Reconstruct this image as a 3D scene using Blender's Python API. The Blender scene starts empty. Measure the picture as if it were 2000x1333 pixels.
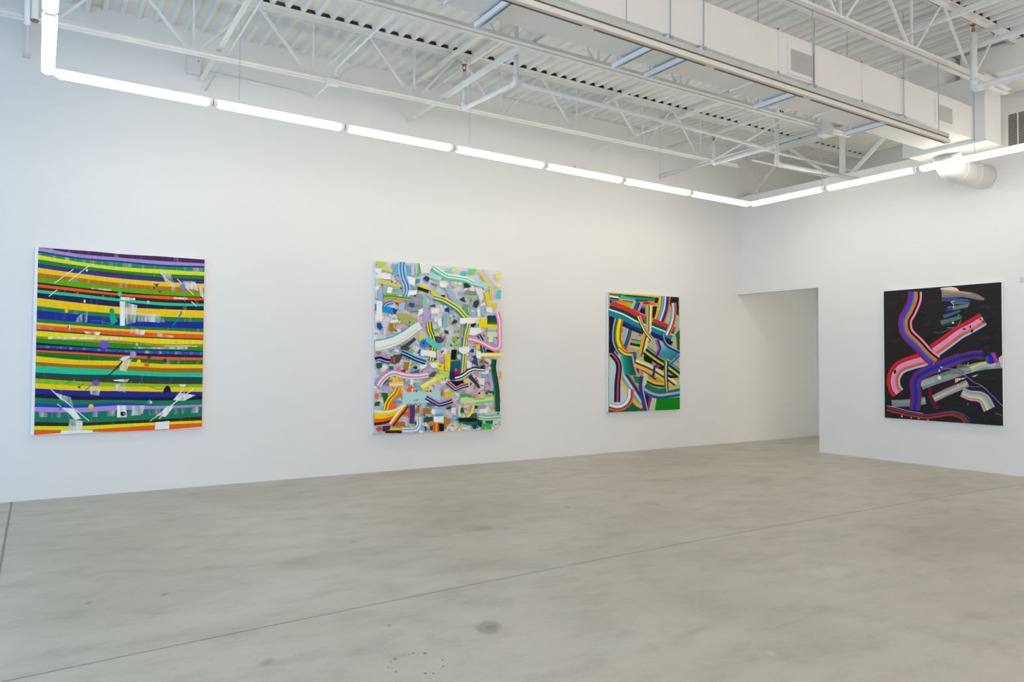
import bpy, bmesh, math, random
from mathutils import Vector, Matrix
C = bpy.context.scene.collection
random.seed(11)
# ------------------------------------------------------------------ camera solution (2000x1333 frame)
H = 1.35
YAW, PIT, ROL, F = 0.994521010, 0.0268775842, 0.00543885934, 1425.13
fw = Vector((math.cos(YAW)*math.cos(PIT), math.sin(YAW)*math.cos(PIT), math.sin(PIT)))
rt = fw.cross(Vector((0, 0, 1))).normalized(); up = rt.cross(fw)
_c, _s = math.cos(ROL), math.sin(ROL)
rt, up = _c*rt + _s*up, -_s*rt + _c*up
EYE = Vector((0, 0, H))
def ray(x, y): return rt*((x-1000)/F) - up*((y-666.5)/F) + fw
def PX(x, y, v): d = ray(x, y); return EYE + d*(v/d.x)          # point of a sight line on the plane X = v
def PY(x, y, v): d = ray(x, y); return EYE + d*(v/d.y)
def PZ(x, y, v): d = ray(x, y); return EYE + d*((v-H)/d.z)
cam = bpy.data.cameras.new('camera'); cam.sensor_width = 36; cam.lens = F/2000*36; cam.clip_start = .05
co = bpy.data.objects.new('camera', cam); C.objects.link(co)
m = Matrix((( rt.x, up.x, -fw.x, 0), (rt.y, up.y, -fw.y, 0), (rt.z, up.z, -fw.z, H), (0, 0, 0, 1)))
co.matrix_world = m
bpy.context.scene.camera = co
# ------------------------------------------------------------------ materials
def lin(c):
    r = []
    for v in c:
        v = v/255
        r.append(v/12.92 if v <= .04045 else ((v+.055)/1.055)**2.4)
    return r
def newmat(name):
    mt = bpy.data.materials.new(name); mt.use_nodes = True
    nt = mt.node_tree; b = nt.nodes['Principled BSDF']
    return mt, nt, b
def N(nt, t, **kw):
    n = nt.nodes.new(t)
    for k, v in kw.items():
        if k.startswith('i_'):
            n.inputs[k[2:].replace('_', ' ')].default_value = v
        else: setattr(n, k, v)
    return n
def ramp(nt, fac, stops):
    r = nt.nodes.new('ShaderNodeValToRGB')
    while len(r.color_ramp.elements) < len(stops): r.color_ramp.elements.new(.5)
    for e, (p, c) in zip(r.color_ramp.elements, stops):
        e.position = p; e.color = (*c, 1) if len(c) == 3 else c
    nt.links.new(fac, r.inputs[0]); return r
def plain(name, col, rough=.5, metal=0, var=.04, scale=6, bump=0, spec=.5):
    mt, nt, b = newmat(name)
    tc = N(nt, 'ShaderNodeNewGeometry'); no = N(nt, 'ShaderNodeTexNoise', i_Scale=scale, i_Detail=5.0)
    nt.links.new(tc.outputs['Position'], no.inputs['Vector'])
    lo = [max(0, v*(1-var)) for v in col]; hi = [min(1, v*(1+var)) for v in col]
    r = ramp(nt, no.outputs['Fac'], [(.3, lo), (.7, hi)])
    nt.links.new(r.outputs[0], b.inputs['Base Color'])
    b.inputs['Roughness'].default_value = rough; b.inputs['Metallic'].default_value = metal
    b.inputs['Specular IOR Level'].default_value = spec
    if bump:
        bp = N(nt, 'ShaderNodeBump', i_Strength=bump, i_Distance=.002)
        n2 = N(nt, 'ShaderNodeTexNoise', i_Scale=scale*25, i_Detail=3.0)
        nt.links.new(tc.outputs['Position'], n2.inputs['Vector']); nt.links.new(n2.outputs['Fac'], bp.inputs['Height'])
        nt.links.new(bp.outputs[0], b.inputs['Normal'])
    return mt
M = {}
M['wall'] = plain('painted_drywall', (.80, .80, .79), .62, var=.012, scale=.7, bump=.05, spec=.3)
M['steel'] = plain('white_painted_steel', (.80, .80, .78), .45, var=.05, scale=5)
M['duct'] = plain('white_painted_duct', (.82, .82, .80), .5, var=.02, scale=2)
M['strut'] = plain('galvanised_strut', (.74, .77, .81), .35, .0, var=.04)
M['pipe'] = plain('white_painted_pipe', (.82, .83, .83), .4, var=.03)
M['dark'] = plain('dark_gap', (.06, .05, .04), .7)
M['slat'] = plain('grille_louver_grey', (.62, .61, .58), .6)
M['recess'] = plain('grille_recess', (.22, .21, .20), .7)
M['rust'] = plain('rusty_thread', (.30, .16, .09), .8)
M['slot'] = plain('track_slot', (.13, .09, .06), .5)
M['trackface'] = plain('cream_track', (.74, .71, .65), .4)
M['tracktop'] = plain('grey_green_channel', (.50, .55, .51), .45)
M['brass'] = plain('copper_brass', (.42, .17, .07), .35, .8)
M['wire'] = plain('steel_wire', (.42, .43, .42), .5, .0)
M['housing'] = plain('fixture_white', (.78, .78, .77), .4)
M['cap'] = plain('fixture_grey_cap', (.66, .67, .66), .45)
M['canvas'] = plain('primed_canvas', (.86, .87, .88), .7, var=.02, scale=30, bump=.08)
# deck: white paint with grey dirt
def deckmat():
    mt, nt, b = newmat('painted_roof_deck')
    g = N(nt, 'ShaderNodeNewGeometry'); mp = N(nt, 'ShaderNodeMapping'); mp.inputs['Scale'].default_value = (1, .35, 1)
    nt.links.new(g.outputs['Position'], mp.inputs[0])
    n1 = N(nt, 'ShaderNodeTexNoise', i_Scale=2.2, i_Detail=8.0, i_Roughness=.65)
    n2 = N(nt, 'ShaderNodeTexNoise', i_Scale=9.0, i_Detail=6.0, i_Roughness=.7)
    nt.links.new(mp.outputs[0], n1.inputs['Vector']); nt.links.new(mp.outputs[0], n2.inputs['Vector'])
    r1 = ramp(nt, n1.outputs['Fac'], [(.25, (.75, .755, .74)), (.5, (.81, .81, .79)), (.8, (.83, .83, .81))])
    r2 = ramp(nt, n2.outputs['Fac'], [(.28, (.80, .80, .80)), (.42, (1, 1, 1))])
    mx = N(nt, 'ShaderNodeMix', data_type='RGBA', blend_type='MULTIPLY'); mx.inputs[0].default_value = .6
    nt.links.new(r1.outputs[0], mx.inputs[6]); nt.links.new(r2.outputs[0], mx.inputs[7])
    # flutes above each joist: bare primer plus notch shade, darkened in the colour
    sx = N(nt, 'ShaderNodeSeparateXYZ'); nt.links.new(g.outputs['Position'], sx.inputs[0])
    def mth(op, a, c=None):
        n = N(nt, 'ShaderNodeMath', operation=op)
        for i, v in enumerate((a, c)):
            if v is None: continue
            if isinstance(v, (int, float)): n.inputs[i].default_value = v
            else: nt.links.new(v, n.inputs[i])
        return n.outputs[0]
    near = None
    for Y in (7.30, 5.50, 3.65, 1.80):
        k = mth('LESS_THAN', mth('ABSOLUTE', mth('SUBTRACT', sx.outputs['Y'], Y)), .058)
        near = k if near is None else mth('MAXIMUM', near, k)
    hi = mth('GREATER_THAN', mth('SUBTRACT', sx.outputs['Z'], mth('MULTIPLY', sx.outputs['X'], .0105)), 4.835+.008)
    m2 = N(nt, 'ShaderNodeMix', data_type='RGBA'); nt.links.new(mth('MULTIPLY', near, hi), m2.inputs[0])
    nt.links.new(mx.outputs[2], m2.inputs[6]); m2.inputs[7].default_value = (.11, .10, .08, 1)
    nt.links.new(m2.outputs[2], b.inputs['Base Color']); b.inputs['Roughness'].default_value = .5
    return mt
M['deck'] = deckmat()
def floormat():
    mt, nt, b = newmat('polished_concrete'); L = nt.links
    g = N(nt, 'ShaderNodeNewGeometry'); P = g.outputs['Position']
    def noise(sc, det, ro, vec=P, dist=0.0):
        n = N(nt, 'ShaderNodeTexNoise', i_Scale=sc, i_Detail=det, i_Roughness=ro, i_Distortion=dist); L.new(vec, n.inputs['Vector']); return n.outputs['Fac']
    mp = N(nt, 'ShaderNodeMapping'); mp.inputs['Rotation'].default_value = (0, 0, .35); mp.inputs['Scale'].default_value = (1, 1.7, 1); L.new(P, mp.inputs[0])
    big = ramp(nt, noise(.55, 6, .6, mp.outputs[0], .4), [(.3, (.44, .41, .345)), (.5, (.505, .475, .405)), (.7, (.55, .52, .455))])
    mid = ramp(nt, noise(2.6, 8, .68, mp.outputs[0]), [(.28, (.80, .79, .78)), (.5, (1, 1, 1)), (.75, (1.06, 1.06, 1.05))])
    fine = ramp(nt, noise(160, 3, .6), [(.3, (.86, .86, .86)), (.6, (1.04, 1.04, 1.04))])
    blue = ramp(nt, noise(1.1, 5, .6, mp.outputs[0], .8), [(.52, (1, 1, 1)), (.72, (.90, .94, .98))])
    def mul(a, c, f=1.0):
        x = N(nt, 'ShaderNodeMix', data_type='RGBA', blend_type='MULTIPLY'); x.inputs[0].default_value = f
        L.new(a, x.inputs[6]); L.new(c, x.inputs[7]); return x.outputs[2]
    col = mul(mul(mul(big.outputs[0], mid.outputs[0]), fine.outputs[0]), blue.outputs[0])
    sx = N(nt, 'ShaderNodeSeparateXYZ'); L.new(P, sx.inputs[0])
    def math_(op, a, c=None, d=None):
        n = N(nt, 'ShaderNodeMath', operation=op)
        for i, v in enumerate((a, c, d)):
            if v is None: continue
            if isinstance(v, (int, float)): n.inputs[i].default_value = v
            else: L.new(v, n.inputs[i])
        return n.outputs[0]
    wob = math_('MULTIPLY', math_('SUBTRACT', noise(9, 4, .6), .5), .012)
    def line(coord, pos, half):
        d = math_('ABSOLUTE', math_('ADD', math_('SUBTRACT', coord, pos), wob))
        return math_('SUBTRACT', 1.0, math_('SMOOTH_MIN', math_('DIVIDE', d, half), 1.0, .3))
    j = math_('MAXIMUM', line(math_('SUBTRACT', sx.outputs['Y'], math_('SUBTRACT', math_('MULTIPLY', sx.outputs['X'], .06), math_('MULTIPLY', math_('POWER', sx.outputs['X'], 2), .0063))), 3.738, .009), line(sx.outputs['X'], -.176, .013))
    j = math_('MAXIMUM', math_('MULTIPLY', j, 1.0), 0.0)
    def mixc(a, c, fac):
        x = N(nt, 'ShaderNodeMix', data_type='RGBA'); L.new(fac, x.inputs[0]); L.new(a, x.inputs[6]); x.inputs[7].default_value = (*c, 1); return x.outputs[2]
    col = mixc(col, (.11, .095, .085), math_('MULTIPLY', j, .9))
    # individual marks on the slab: an oval patch and a ring of drips
    nz = math_('MULTIPLY', math_('SUBTRACT', noise(14, 3, .6), .5), .06)
    def spot(x, y, rx, ry, soft, col, c, f, rot=YAW):
        dx = math_('SUBTRACT', sx.outputs['X'], x); dy = math_('SUBTRACT', sx.outputs['Y'], y)
        a = math_('ADD', math_('MULTIPLY', dx, math.cos(rot)), math_('MULTIPLY', dy, math.sin(rot)))
        q = math_('SUBTRACT', math_('MULTIPLY', dy, math.cos(rot)), math_('MULTIPLY', dx, math.sin(rot)))
        r = math_('SQRT', math_('ADD', math_('POWER', math_('DIVIDE', a, rx), 2), math_('POWER', math_('DIVIDE', q, ry), 2)))
        r = math_('ADD', r, math_('DIVIDE', nz, max(rx, .02)))
        k = N(nt, 'ShaderNodeMapRange'); L.new(r, k.inputs[0]); k.inputs[1].default_value = 1-soft; k.inputs[2].default_value = 1
        k.inputs[3].default_value = f; k.inputs[4].default_value = 0
        return mixc(col, c, k.outputs[0])
    col = spot(1.94, 3.186, .11, .075, .35, col, (.31, .28, .225), .8)
    col = spot(1.95, 3.18, .05, .035, .6, col, (.23, .24, .24), .8)
    for (px, py) in [(772, 1288), (764, 1294), (759, 1304), (766, 1306), (773, 1313), (799, 1279), (807, 1277), (830, 1277), (864, 1290), (866, 1302), (861, 1307), (846, 1316), (831, 1316), (753, 1268)]:
        q = PZ(px, py, 0); col = spot(q.x, q.y, .009, .008, .5, col, (.12, .08, .06), .85)
    for (px, py, r_, c_) in [(522, 1294, .04, (.27, .21, .17)), (690, 1059, .03, (.22, .20, .18)), (760, 1222, .02, (.24, .2, .17)), (945, 1032, .09, (.27, .25, .22)), (1109, 991, .05, (.25, .23, .2)), (320, 1162, .03, (.25, .2, .17)), (1100, 1105, .06, (.46, .46, .44)), (172, 1179, .025, (.2, .18, .16)), (1506, 1277, .025, (.6, .6, .58))]:
        q = PZ(px, py, 0); col = spot(q.x, q.y, r_*1.5, r_, .7, col, c_, .6)
    L.new(col, b.inputs['Base Color'])
    rr = ramp(nt, noise(3.0, 6, .6), [(.3, (.42, .42, .42)), (.7, (.55, .55, .55))]); L.new(rr.outputs[0], b.inputs['Roughness'])
    b.inputs['Specular IOR Level'].default_value = .35
    bp = N(nt, 'ShaderNodeBump', i_Strength=.12, i_Distance=.002); L.new(noise(60, 4, .6), bp.inputs['Height']); L.new(bp.outputs[0], b.inputs['Normal'])
    return mt
M['floor'] = floormat()
def emat(name, col, s):
    mt, nt, b = newmat(name)
    b.inputs['Base Color'].default_value = (.9, .9, .9, 1)
    b.inputs['Emission Color'].default_value = (*col, 1); b.inputs['Emission Strength'].default_value = s
    return mt
TUBE = emat('lit_diffuser', (1, .946, .785), 15.8)
# ------------------------------------------------------------------ mesh helpers
class MB:
    def __init__(s): s.v = []; s.f = []
    def add(s, vs, fs):
        o = len(s.v); s.v += [tuple(v) for v in vs]; s.f += [tuple(i+o for i in f) for f in fs]; return s
    def box(s, x0, x1, y0, y1, z0, z1):
        return s.add([(x0,y0,z0),(x1,y0,z0),(x1,y1,z0),(x0,y1,z0),(x0,y0,z1),(x1,y0,z1),(x1,y1,z1),(x0,y1,z1)],
                     [(0,3,2,1),(4,5,6,7),(0,1,5,4),(1,2,6,5),(2,3,7,6),(3,0,4,7)])
    def bar(s, a, b, w, h, upv=(0,0,1)):
        a = Vector(a); b = Vector(b); d = (b-a).normalized(); u = Vector(upv)
        if abs(d.dot(u)) > .99: u = Vector((1,0,0))
        x = d.cross(u).normalized()*w/2; y = x.normalized().cross(d).normalized()*h/2
        vs = [p+i*x+j*y for p in (a, b) for i, j in ((-1,-1),(1,-1),(1,1),(-1,1))]
        return s.add(vs, [(0,1,2,3),(7,6,5,4),(0,4,5,1),(1,5,6,2),(2,6,7,3),(3,7,4,0)])
    def tube(s, pts, r, n=12):
        pts = [Vector(p) for p in pts]; rings = []
        prev = None
        for i, p in enumerate(pts):
            d = ((pts[i+1] if i+1 < len(pts) else p) - (pts[i-1] if i else p)).normalized()
            if prev is None:
                u = Vector((0,0,1)) if abs(d.z) < .9 else Vector((1,0,0))
            else: u = prev
            x = d.cross(u).normalized(); y = x.cross(d).normalized(); prev = y
            rr = r[i] if isinstance(r, (list, tuple)) else r
            rings.append([p + x*rr*math.cos(2*math.pi*k/n) + y*rr*math.sin(2*math.pi*k/n) for k in range(n)])
        vs = [v for R in rings for v in R]; fs = []
        for i in range(len(rings)-1):
            for k in range(n):
                a = i*n+k; b = i*n+(k+1) % n; fs.append((a, b, b+n, a+n))
        fs.append(tuple(range(n-1, -1, -1))); fs.append(tuple(range((len(rings)-1)*n, len(rings)*n)))
        return s.add(vs, fs)
    def prism(s, prof, axis, a, b):                 # prof: 2D outline; axis x|y|z extrusion
        n = len(prof)
        def P(u, v, t): return {'x': (t, u, v), 'y': (u, t, v), 'z': (u, v, t)}[axis]
        vs = [P(u, v, a) for u, v in prof] + [P(u, v, b) for u, v in prof]
        fs = [tuple(range(n)), tuple(range(2*n-1, n-1, -1))] + [(i, i+n, (i+1) % n+n, (i+1) % n) for i in range(n)]
        return s.add(vs, fs)
    def build(s, name, mat, parent=None, smooth=False, origin=None, bevel=0):
        me = bpy.data.meshes.new(name); o = Vector(origin) if origin is not None else Vector((0,0,0))
        me.from_pydata([Vector(v)-o for v in s.v], [], s.f); me.update()
        bm = bmesh.new(); bm.from_mesh(me); bmesh.ops.recalc_face_normals(bm, faces=bm.faces); bm.to_mesh(me); bm.free()
        ob = bpy.data.objects.new(name, me); C.objects.link(ob); me.materials.append(mat)
        if smooth:
            for p in me.polygons: p.use_smooth = len(p.vertices) == 4
        if parent is None: ob.location = o
        else:
            ob.parent = parent; ob.location = o - parent.location if origin is not None else -parent.location
        if bevel:
            md = ob.modifiers.new('bevel', 'BEVEL'); md.width = bevel; md.segments = 2; md.limit_method = 'ANGLE'
        return ob
def round_path(pts, r, n=6):
    pts = [Vector(p) for p in pts]; out = [pts[0]]
    for i in range(1, len(pts)-1):
        a, p, b = pts[i-1], pts[i], pts[i+1]
        u = (a-p); v = (b-p); q = min(r, u.length*.45, v.length*.45)
        s_ = p+u.normalized()*q; e = p+v.normalized()*q
        for k in range(n+1):
            t = k/n; out.append(s_*(1-t)**2 + p*2*t*(1-t) + e*t*t)
    out.append(pts[-1]); return out
def tag(o, label, cat, group=None, kind=None):
    o['label'] = label; o['category'] = cat
    if group: o['group'] = group
    if kind: o['kind'] = kind
    return o
def empty(name, loc, label, cat, group=None, kind=None):
    o = bpy.data.objects.new(name, None); C.objects.link(o); o.location = loc; o.empty_display_size = .1
    return tag(o, label, cat, group, kind)
def struct(o, label, cat):
    return tag(o, label, cat, kind='structure')
# ------------------------------------------------------------------ room shell
XW = 9.867                                       # face of the far partition
def yl(x): return 8.315 - .0095*x                # face of the long wall
def zd(x): return 4.835 + .0105*x                # underside of the roof deck
XN, YN, XF = -4.6, -4.6, 12.0
f = MB().box(XN-.2, XF+.2, YN-.2, 8.6, -.15, 0).build('floor', M['floor']); struct(f, 'polished grey concrete floor slab with saw-cut joints', 'floor')
p = MB().prism([(XN-.2, yl(XN-.2)), (XF+.2, yl(XF+.2)), (XF+.2, 8.6), (XN-.2, 8.6)], 'z', 0, 5.25).build('wall_left', M['wall'])
struct(p, 'long white drywall wall carrying three paintings', 'wall')
p = MB()
p.prism([(YN, 0), (6.70, 0), (6.70, 2.48), (8.30, 2.48), (8.30, 4.113), (5.285, 4.113), (5.285, 5.25), (YN, 5.25)], 'x', XW, XW+.125)
p = p.build('wall_right', M['wall']); struct(p, 'white partition wall with open doorway, stepped lower near the inner corner', 'wall')
p = MB().box(XF, XF+.2, YN, 8.3, 0, 5.25).build('wall_far', M['wall']); struct(p, 'wall of the back room seen over the partition', 'wall')
WIB_FILL = [(-4.0, -2.2), (-1.8, 0.0), (.4, 2.2), (2.6, 4.4), (4.8, 6.6)]  # openings added in the rear wall for fill light
p = MB(); x = XN
for a, b in WIB_FILL: p.box(x, a, YN-.2, YN, 0, 5.25).box(a, b, YN-.2, YN, 0, .3).box(a, b, YN-.2, YN, 3.1, 5.25); x = b
p.box(x, XF, YN-.2, YN, 0, 5.25); p = p.build('wall_behind', M['wall']); struct(p, 'white wall behind the viewer, with windows added for fill light', 'wall')
# near end wall with a row of tall windows
WIN = [(-3.6, -1.9), (-1.5, .2), (.6, 2.3), (2.7, 4.4), (4.8, 6.5)]
p = MB(); y = YN
for a, b in WIN:
    p.box(XN-.2, XN, y, a, 0, 5.25); p.box(XN-.2, XN, a, b, 0, .3); p.box(XN-.2, XN, a, b, 3.1, 5.25); y = b
p.box(XN-.2, XN, y, 8.6, 0, 5.25)
p = p.build('wall_near', M['wall']); struct(p, 'end wall with storefront windows', 'wall')
mt, nt, b = newmat('clear_glass')
gl = N(nt, 'ShaderNodeBsdfTransparent'); nt.links.new(gl.outputs[0], nt.nodes['Material Output'].inputs[0]); gl.inputs[0].default_value = (.93, .96, .96, 1); M['glass'] = mt
for i, (a, b) in enumerate(WIN):
    e = empty('window_%d' % (i+1), (XN-.1, (a+b)/2, .3), 'window added behind the viewer to carry fill light', 'window', kind='structure')
    fr = MB(); fr.box(XN-.14, XN-.06, a, a+.05, .3, 3.1).box(XN-.14, XN-.06, b-.05, b, .3, 3.1).box(XN-.14, XN-.06, a, b, .3, .35).box(XN-.14, XN-.06, a, b, 3.05, 3.1)
    fr.build('window_frame', M['strut'], e); MB().box(XN-.105, XN-.095, a+.05, b-.05, .35, 3.05).build('window_pane', M['glass'], e)
for i, (a, b) in enumerate(WIB_FILL):
    e = empty('window_%d' % (i+6), ((a+b)/2, YN-.1, .3), 'window added behind the viewer to carry fill light', 'window', kind='structure')
    fr = MB(); fr.box(a, a+.05, YN-.14, YN-.06, .3, 3.1).box(b-.05, b, YN-.14, YN-.06, .3, 3.1).box(a, b, YN-.14, YN-.06, .3, .35).box(a, b, YN-.14, YN-.06, 3.05, 3.1)
    fr.build('window_frame', M['strut'], e); MB().box(a+.05, b-.05, YN-.105, YN-.095, .35, 3.05).build('window_pane', M['glass'], e)
# corrugated roof deck
pitch = .1524; v = []; fcs = []
x = XN-.1; prof = []
while x < XF+.15:
    for dx, dz in ((0, 0), (.040, 0), (.054, .038), (.138, .038)): prof.append((x+dx, dz))
    x += pitch
for (px, dz) in prof: v += [(px, YN-.1, zd(px)+dz), (px, 8.5, zd(px)+dz)]
for i in range(len(prof)-1): fcs.append((2*i, 2*i+2, 2*i+3, 2*i+1))
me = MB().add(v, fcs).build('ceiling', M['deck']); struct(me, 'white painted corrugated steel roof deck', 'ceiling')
sm = me.modifiers.new('thickness', 'SOLIDIFY'); sm.thickness = .002
p = MB(); p.add([(XN-.2, YN-.2, zd(XN)+.06), (XF+.2, YN-.2, zd(XF)+.06), (XF+.2, 8.6, zd(XF)+.06), (XN-.2, 8.6, zd(XN)+.06),
                 (XN-.2, YN-.2, 5.4), (XF+.2, YN-.2, 5.4), (XF+.2, 8.6, 5.4), (XN-.2, 8.6, 5.4)], [(0,1,2,3),(4,5,6,7),(0,1,5,4),(1,2,6,5),(2,3,7,6),(3,0,4,7)])
p = p.build('roof', M['dark']); struct(p, 'roof build-up over the deck', 'roof')
# ------------------------------------------------------------------ roof joists
def joist(Y, label, xend=8.72, x0=-4.4):
    e = empty('roof_joist', (0, Y, zd(0)), label, 'joist', 'steel bar joists under the deck')
    zt = lambda x: zd(x)-.004
    zb = lambda x: 4.20+.0105*x
    t = MB()
    for s in (-1, 1):
        t.add([(x0, Y+s*.009, zt(x0)), (XF, Y+s*.009, zt(XF)), (XF, Y+s*.062, zt(XF)), (x0, Y+s*.062, zt(x0)),
               (x0, Y+s*.009, zt(x0)-.008), (XF, Y+s*.009, zt(XF)-.008), (XF, Y+s*.062, zt(XF)-.008), (x0, Y+s*.062, zt(x0)-.008)],
              [(0,1,2,3),(4,5,6,7),(0,1,5,4),(1,2,6,5),(2,3,7,6),(3,0,4,7)])
        t.bar((x0, Y+s*.012, zt(x0)-.033), (XF, Y+s*.012, zt(XF)-.033), .007, .06)
    t.build('top_chord', M['steel'], e)
    t = MB()
    for s in (-1, 1):
        t.bar((x0, Y+s*.012, zb(x0)+.033), (xend, Y+s*.012, zb(xend)+.033), .007, .05)
        t.bar((x0, Y+s*.034, zb(x0)+.006), (xend+.12*(s > 0), Y+s*.034, zb(xend)+.006), .048, .008)
    t.build('bottom_chord', M['steel'], e)
    nodes = [0.03+1.135*k for k in range(-4, 8)]
    for n in nodes:
        if n < x0+.3: continue
        for s in (-1, 1):
            xt = n+s*.567
            if xt > 9.9: continue
            MB().bar((n+s*.05, Y, zb(n)+.035), (xt-s*.03, Y, zt(xt)-.04), .022, .022).build('web_member', M['steel'], e)
        MB().bar((n, Y, zb(n)+.035), (n, Y, zt(n)-.04), .018, .018).build('web_member', M['steel'], e)
    MB().bar((xend-.1, Y, zb(xend)+.035), (9.75, Y, zt(9.75)-.04), .022, .022).build('web_member', M['steel'], e)
    return e
joist(7.30, 'white open-web steel roof joist nearest the long wall')
joist(5.50, 'white open-web steel roof joist between the long duct and the first joist')
joist(3.65, 'white open-web steel roof joist on the room side of the duct, above the lighting track')
joist(1.80, 'white open-web steel roof joist farthest from the long wall')
# girder above / behind the partition
GX = 10.08
e = empty('roof_girder', (GX, 5, 4.1), 'deep white girder truss across the joists behind the partition top', 'girder')
t = MB()
for s in (-1, 1):
    t.bar((GX+s*.05, -4.5, 4.865), (GX+s*.05, 8.15, 4.865), .085, .01); t.bar((GX+s*.014, -4.5, 4.82), (GX+s*.014, 8.15, 4.82), .01, .09)
t.build('top_chord', M['steel'], e)
t = MB()
for s in (-1, 1): t.bar((GX+s*.04, -4.5, 4.06), (GX+s*.04, 8.15, 4.06), .07, .01); t.bar((GX+s*.014, -4.5, 4.1), (GX+s*.014, 8.15, 4.1), .01, .08)
t.build('bottom_chord', M['steel'], e)
for yv in (6.43, 4.5, 2.6, .7, -1.2):
    MB().bar((GX, yv, 4.1), (GX, yv, 4.8), .06, .06).build('web_member', M['steel'], e)
    MB().bar((GX, yv+.10, 4.12), (GX, yv+.93, 4.8), .045, .045).build('web_member', M['steel'], e)
    MB().bar((GX, yv-.10, 4.12), (GX, yv-.93, 4.8), .045, .045).build('web_member', M['steel'], e)
MB().box(GX-.09, GX+.09, 5.33, 5.47, 3.9, 4.78).build('post', M['steel'], e)
e = empty('wall_brace', (10.3, 8.1, 4.0), 'thin white diagonal brace bolted to the long wall behind the partition', 'brace')
a = PX(1471, 381, 10.15); b_ = PX(1515, 322, 10.15)
MB().bar(a, b_, .03, .03).build('brace_angle', M['steel'], e)
MB().bar((10.15, a.y+.10, a.z-.01), (10.15, a.y-.12, a.z-.01), .12, .03).build('foot_plate', M['steel'], e)
# ------------------------------------------------------------------ bridging bars, pipes, conduits (all run between real anchors)
def ybar(x, y0, y1, z, w, h, label, name='bridging_bar'):
    o = MB().bar((0, y0-y1, 0), (0, 0, 0), w, h).build(name, M['steel'], origin=None); o.location = (x, y1, z)
    return tag(o, label, 'bar', 'steel bridging bars across the joists')
ybar(1.40, -4.4, yl(1.4), 4.31, .045, .012, 'thick white bridging bar reaching the wall beside the small square box')
ybar(3.80, 5.3, yl(3.8), 4.33, .045, .045, 'white bridging bar meeting the long wall above the second tube light')
ybar(3.86, -4.4, yl(3.9), 4.79, .05, .03, 'upper white bridging bar above the copper sprinkler head')
ybar(4.12, -4.4, yl(4.1), 4.79, .04, .04, 'slimmer white bridging bar just right of the upper one above the copper sprinkler head')
ybar(6.30, -4.4, yl(6.3), 4.81, .035, .035, 'white bridging bar midway along the deck, above the wall vent')
ybar(7.60, -4.4, 7.95, 4.84, .05, .03, 'white bridging bar right of the duct crossing under the third joist')
ybar(6.72, -4.4, yl(6.7), 4.40, .014, .014, 'thin white rod ending at the wall above the wall vent', 'bridging_rod')
ybar(.35, -4.4, yl(.35), 4.80, .04, .03, 'white bridging bar at the near end of the deck above the light run corner')
def pipe(name, pts, r, label, cat='pipe', group=None, bend=.05, mat='pipe', n=12, fit=True):
    e = empty(name, Vector(pts[0]), label, cat, group)
    MB().tube(round_path(pts, bend), r, n).build('pipe_run', M[mat], e, smooth=True)
    if fit:
        for i in range(1, len(pts)-1):
            a, q, c = Vector(pts[i-1]), Vector(pts[i]), Vector(pts[i+1])
            u = (a-q).normalized(); w = (c-q).normalized(); k = min(r*3.2, .09)
            MB().tube(round_path([q+u*k, q, q+w*k], bend), r*1.3, n).build('elbow_fitting', M[mat], e, smooth=True)
    return e
def head(pos, pp):
    x, y, z = pos
    e = MB().tube([(x, y, z), (x, y, z+.03)], .016, 10).build('sprinkler_head', M['brass'], pp); e['label'] = 'copper sprinkler head'
    for s in (-1, 1): MB().tube([(x+s*.008, y, z+.02), (x+s*.022, y, z+.045), (x+s*.006, y, z+.08)], .005, 6).build('frame_arm', M['brass']).parent = e
    MB().tube([(x, y, z+.078), (x, y, z+.084)], .03, 12).build('deflector', M['brass']).parent = e
hp = pipe('sprinkler_pipe', [(3.853, 6.915, 4.50), (3.853, 6.915, 4.10), (3.92, 5.985, 4.10), (3.92, 5.985, 4.70)], .024, 'white sprinkler arm dropping beside the second joist with a copper head on its end', group='sprinkler pipes')
head((3.853, 6.915, 4.50), hp)
pipe('sprinkler_pipe', [(3.98, 5.985, 4.10), (7.76, 6.03, 4.10)], .020, 'long white sprinkler branch running parallel to the joists', group='sprinkler pipes')
hp = pipe('sprinkler_pipe', [(7.82, 6.92, 4.42), (7.82, 6.92, 4.10), (7.82, 6.03, 4.10), (7.82, 5.93, 4.10)], .024, 'white sprinkler arm turning back at the far end of the long branch', group='sprinkler pipes')
head((7.82, 6.92, 4.42), hp)
pipe('sprinkler_pipe', [(8.10, 6.10, 4.62), (8.10, 6.10, 3.955), (XW, 5.96, 3.955)], .026, 'white pipe dropping then running into the partition top', group='sprinkler pipes')
pipe('sprinkler_pipe', [(8.10, 8.2, 4.64), (8.10, -4.4, 4.64)], .030, 'thick white sprinkler main crossing the joists near the inner corner', group='sprinkler pipes', fit=False)
hp = pipe('sprinkler_pipe', [(7.80, 3.55, 4.66), (7.80, 3.55, 4.10), (7.86, 1.2, 4.10)], .032, 'thick white sprinkler drop beside the third joist turning away to the right', group='sprinkler pipes', bend=.07)
head((7.80, 3.55, 4.66), hp)
pipe('sprinkler_pipe', [(8.22, 4.9, 4.82), (8.22, -4.4, 4.82)], .022, 'white pipe close under the deck at the top right', group='sprinkler pipes', fit=False)
pipe('vent_pipe', [(7.76, 5.0, 4.55), (7.76, 6.9, 4.12)], .012, 'thin white sloping pipe beside the far sprinkler upright', fit=False)
pipe('conduit', [(1.455, -2.0, 4.235), (1.455, yl(1.4), 4.235)], .010, 'thin white conduit beside the thick bridging bar', group='electrical conduits', fit=False, n=8)
pipe('conduit', [(1.40, 8.25, 4.42), PY(592, 183, 8.22), PY(612, 192, 8.0), PY(641, 166, 7.28)], .010, 'white conduit running along the wall from the small square box', group='electrical conduits', bend=.12, n=8, fit=False)
q = PY(652, 157, 7.26)
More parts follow.
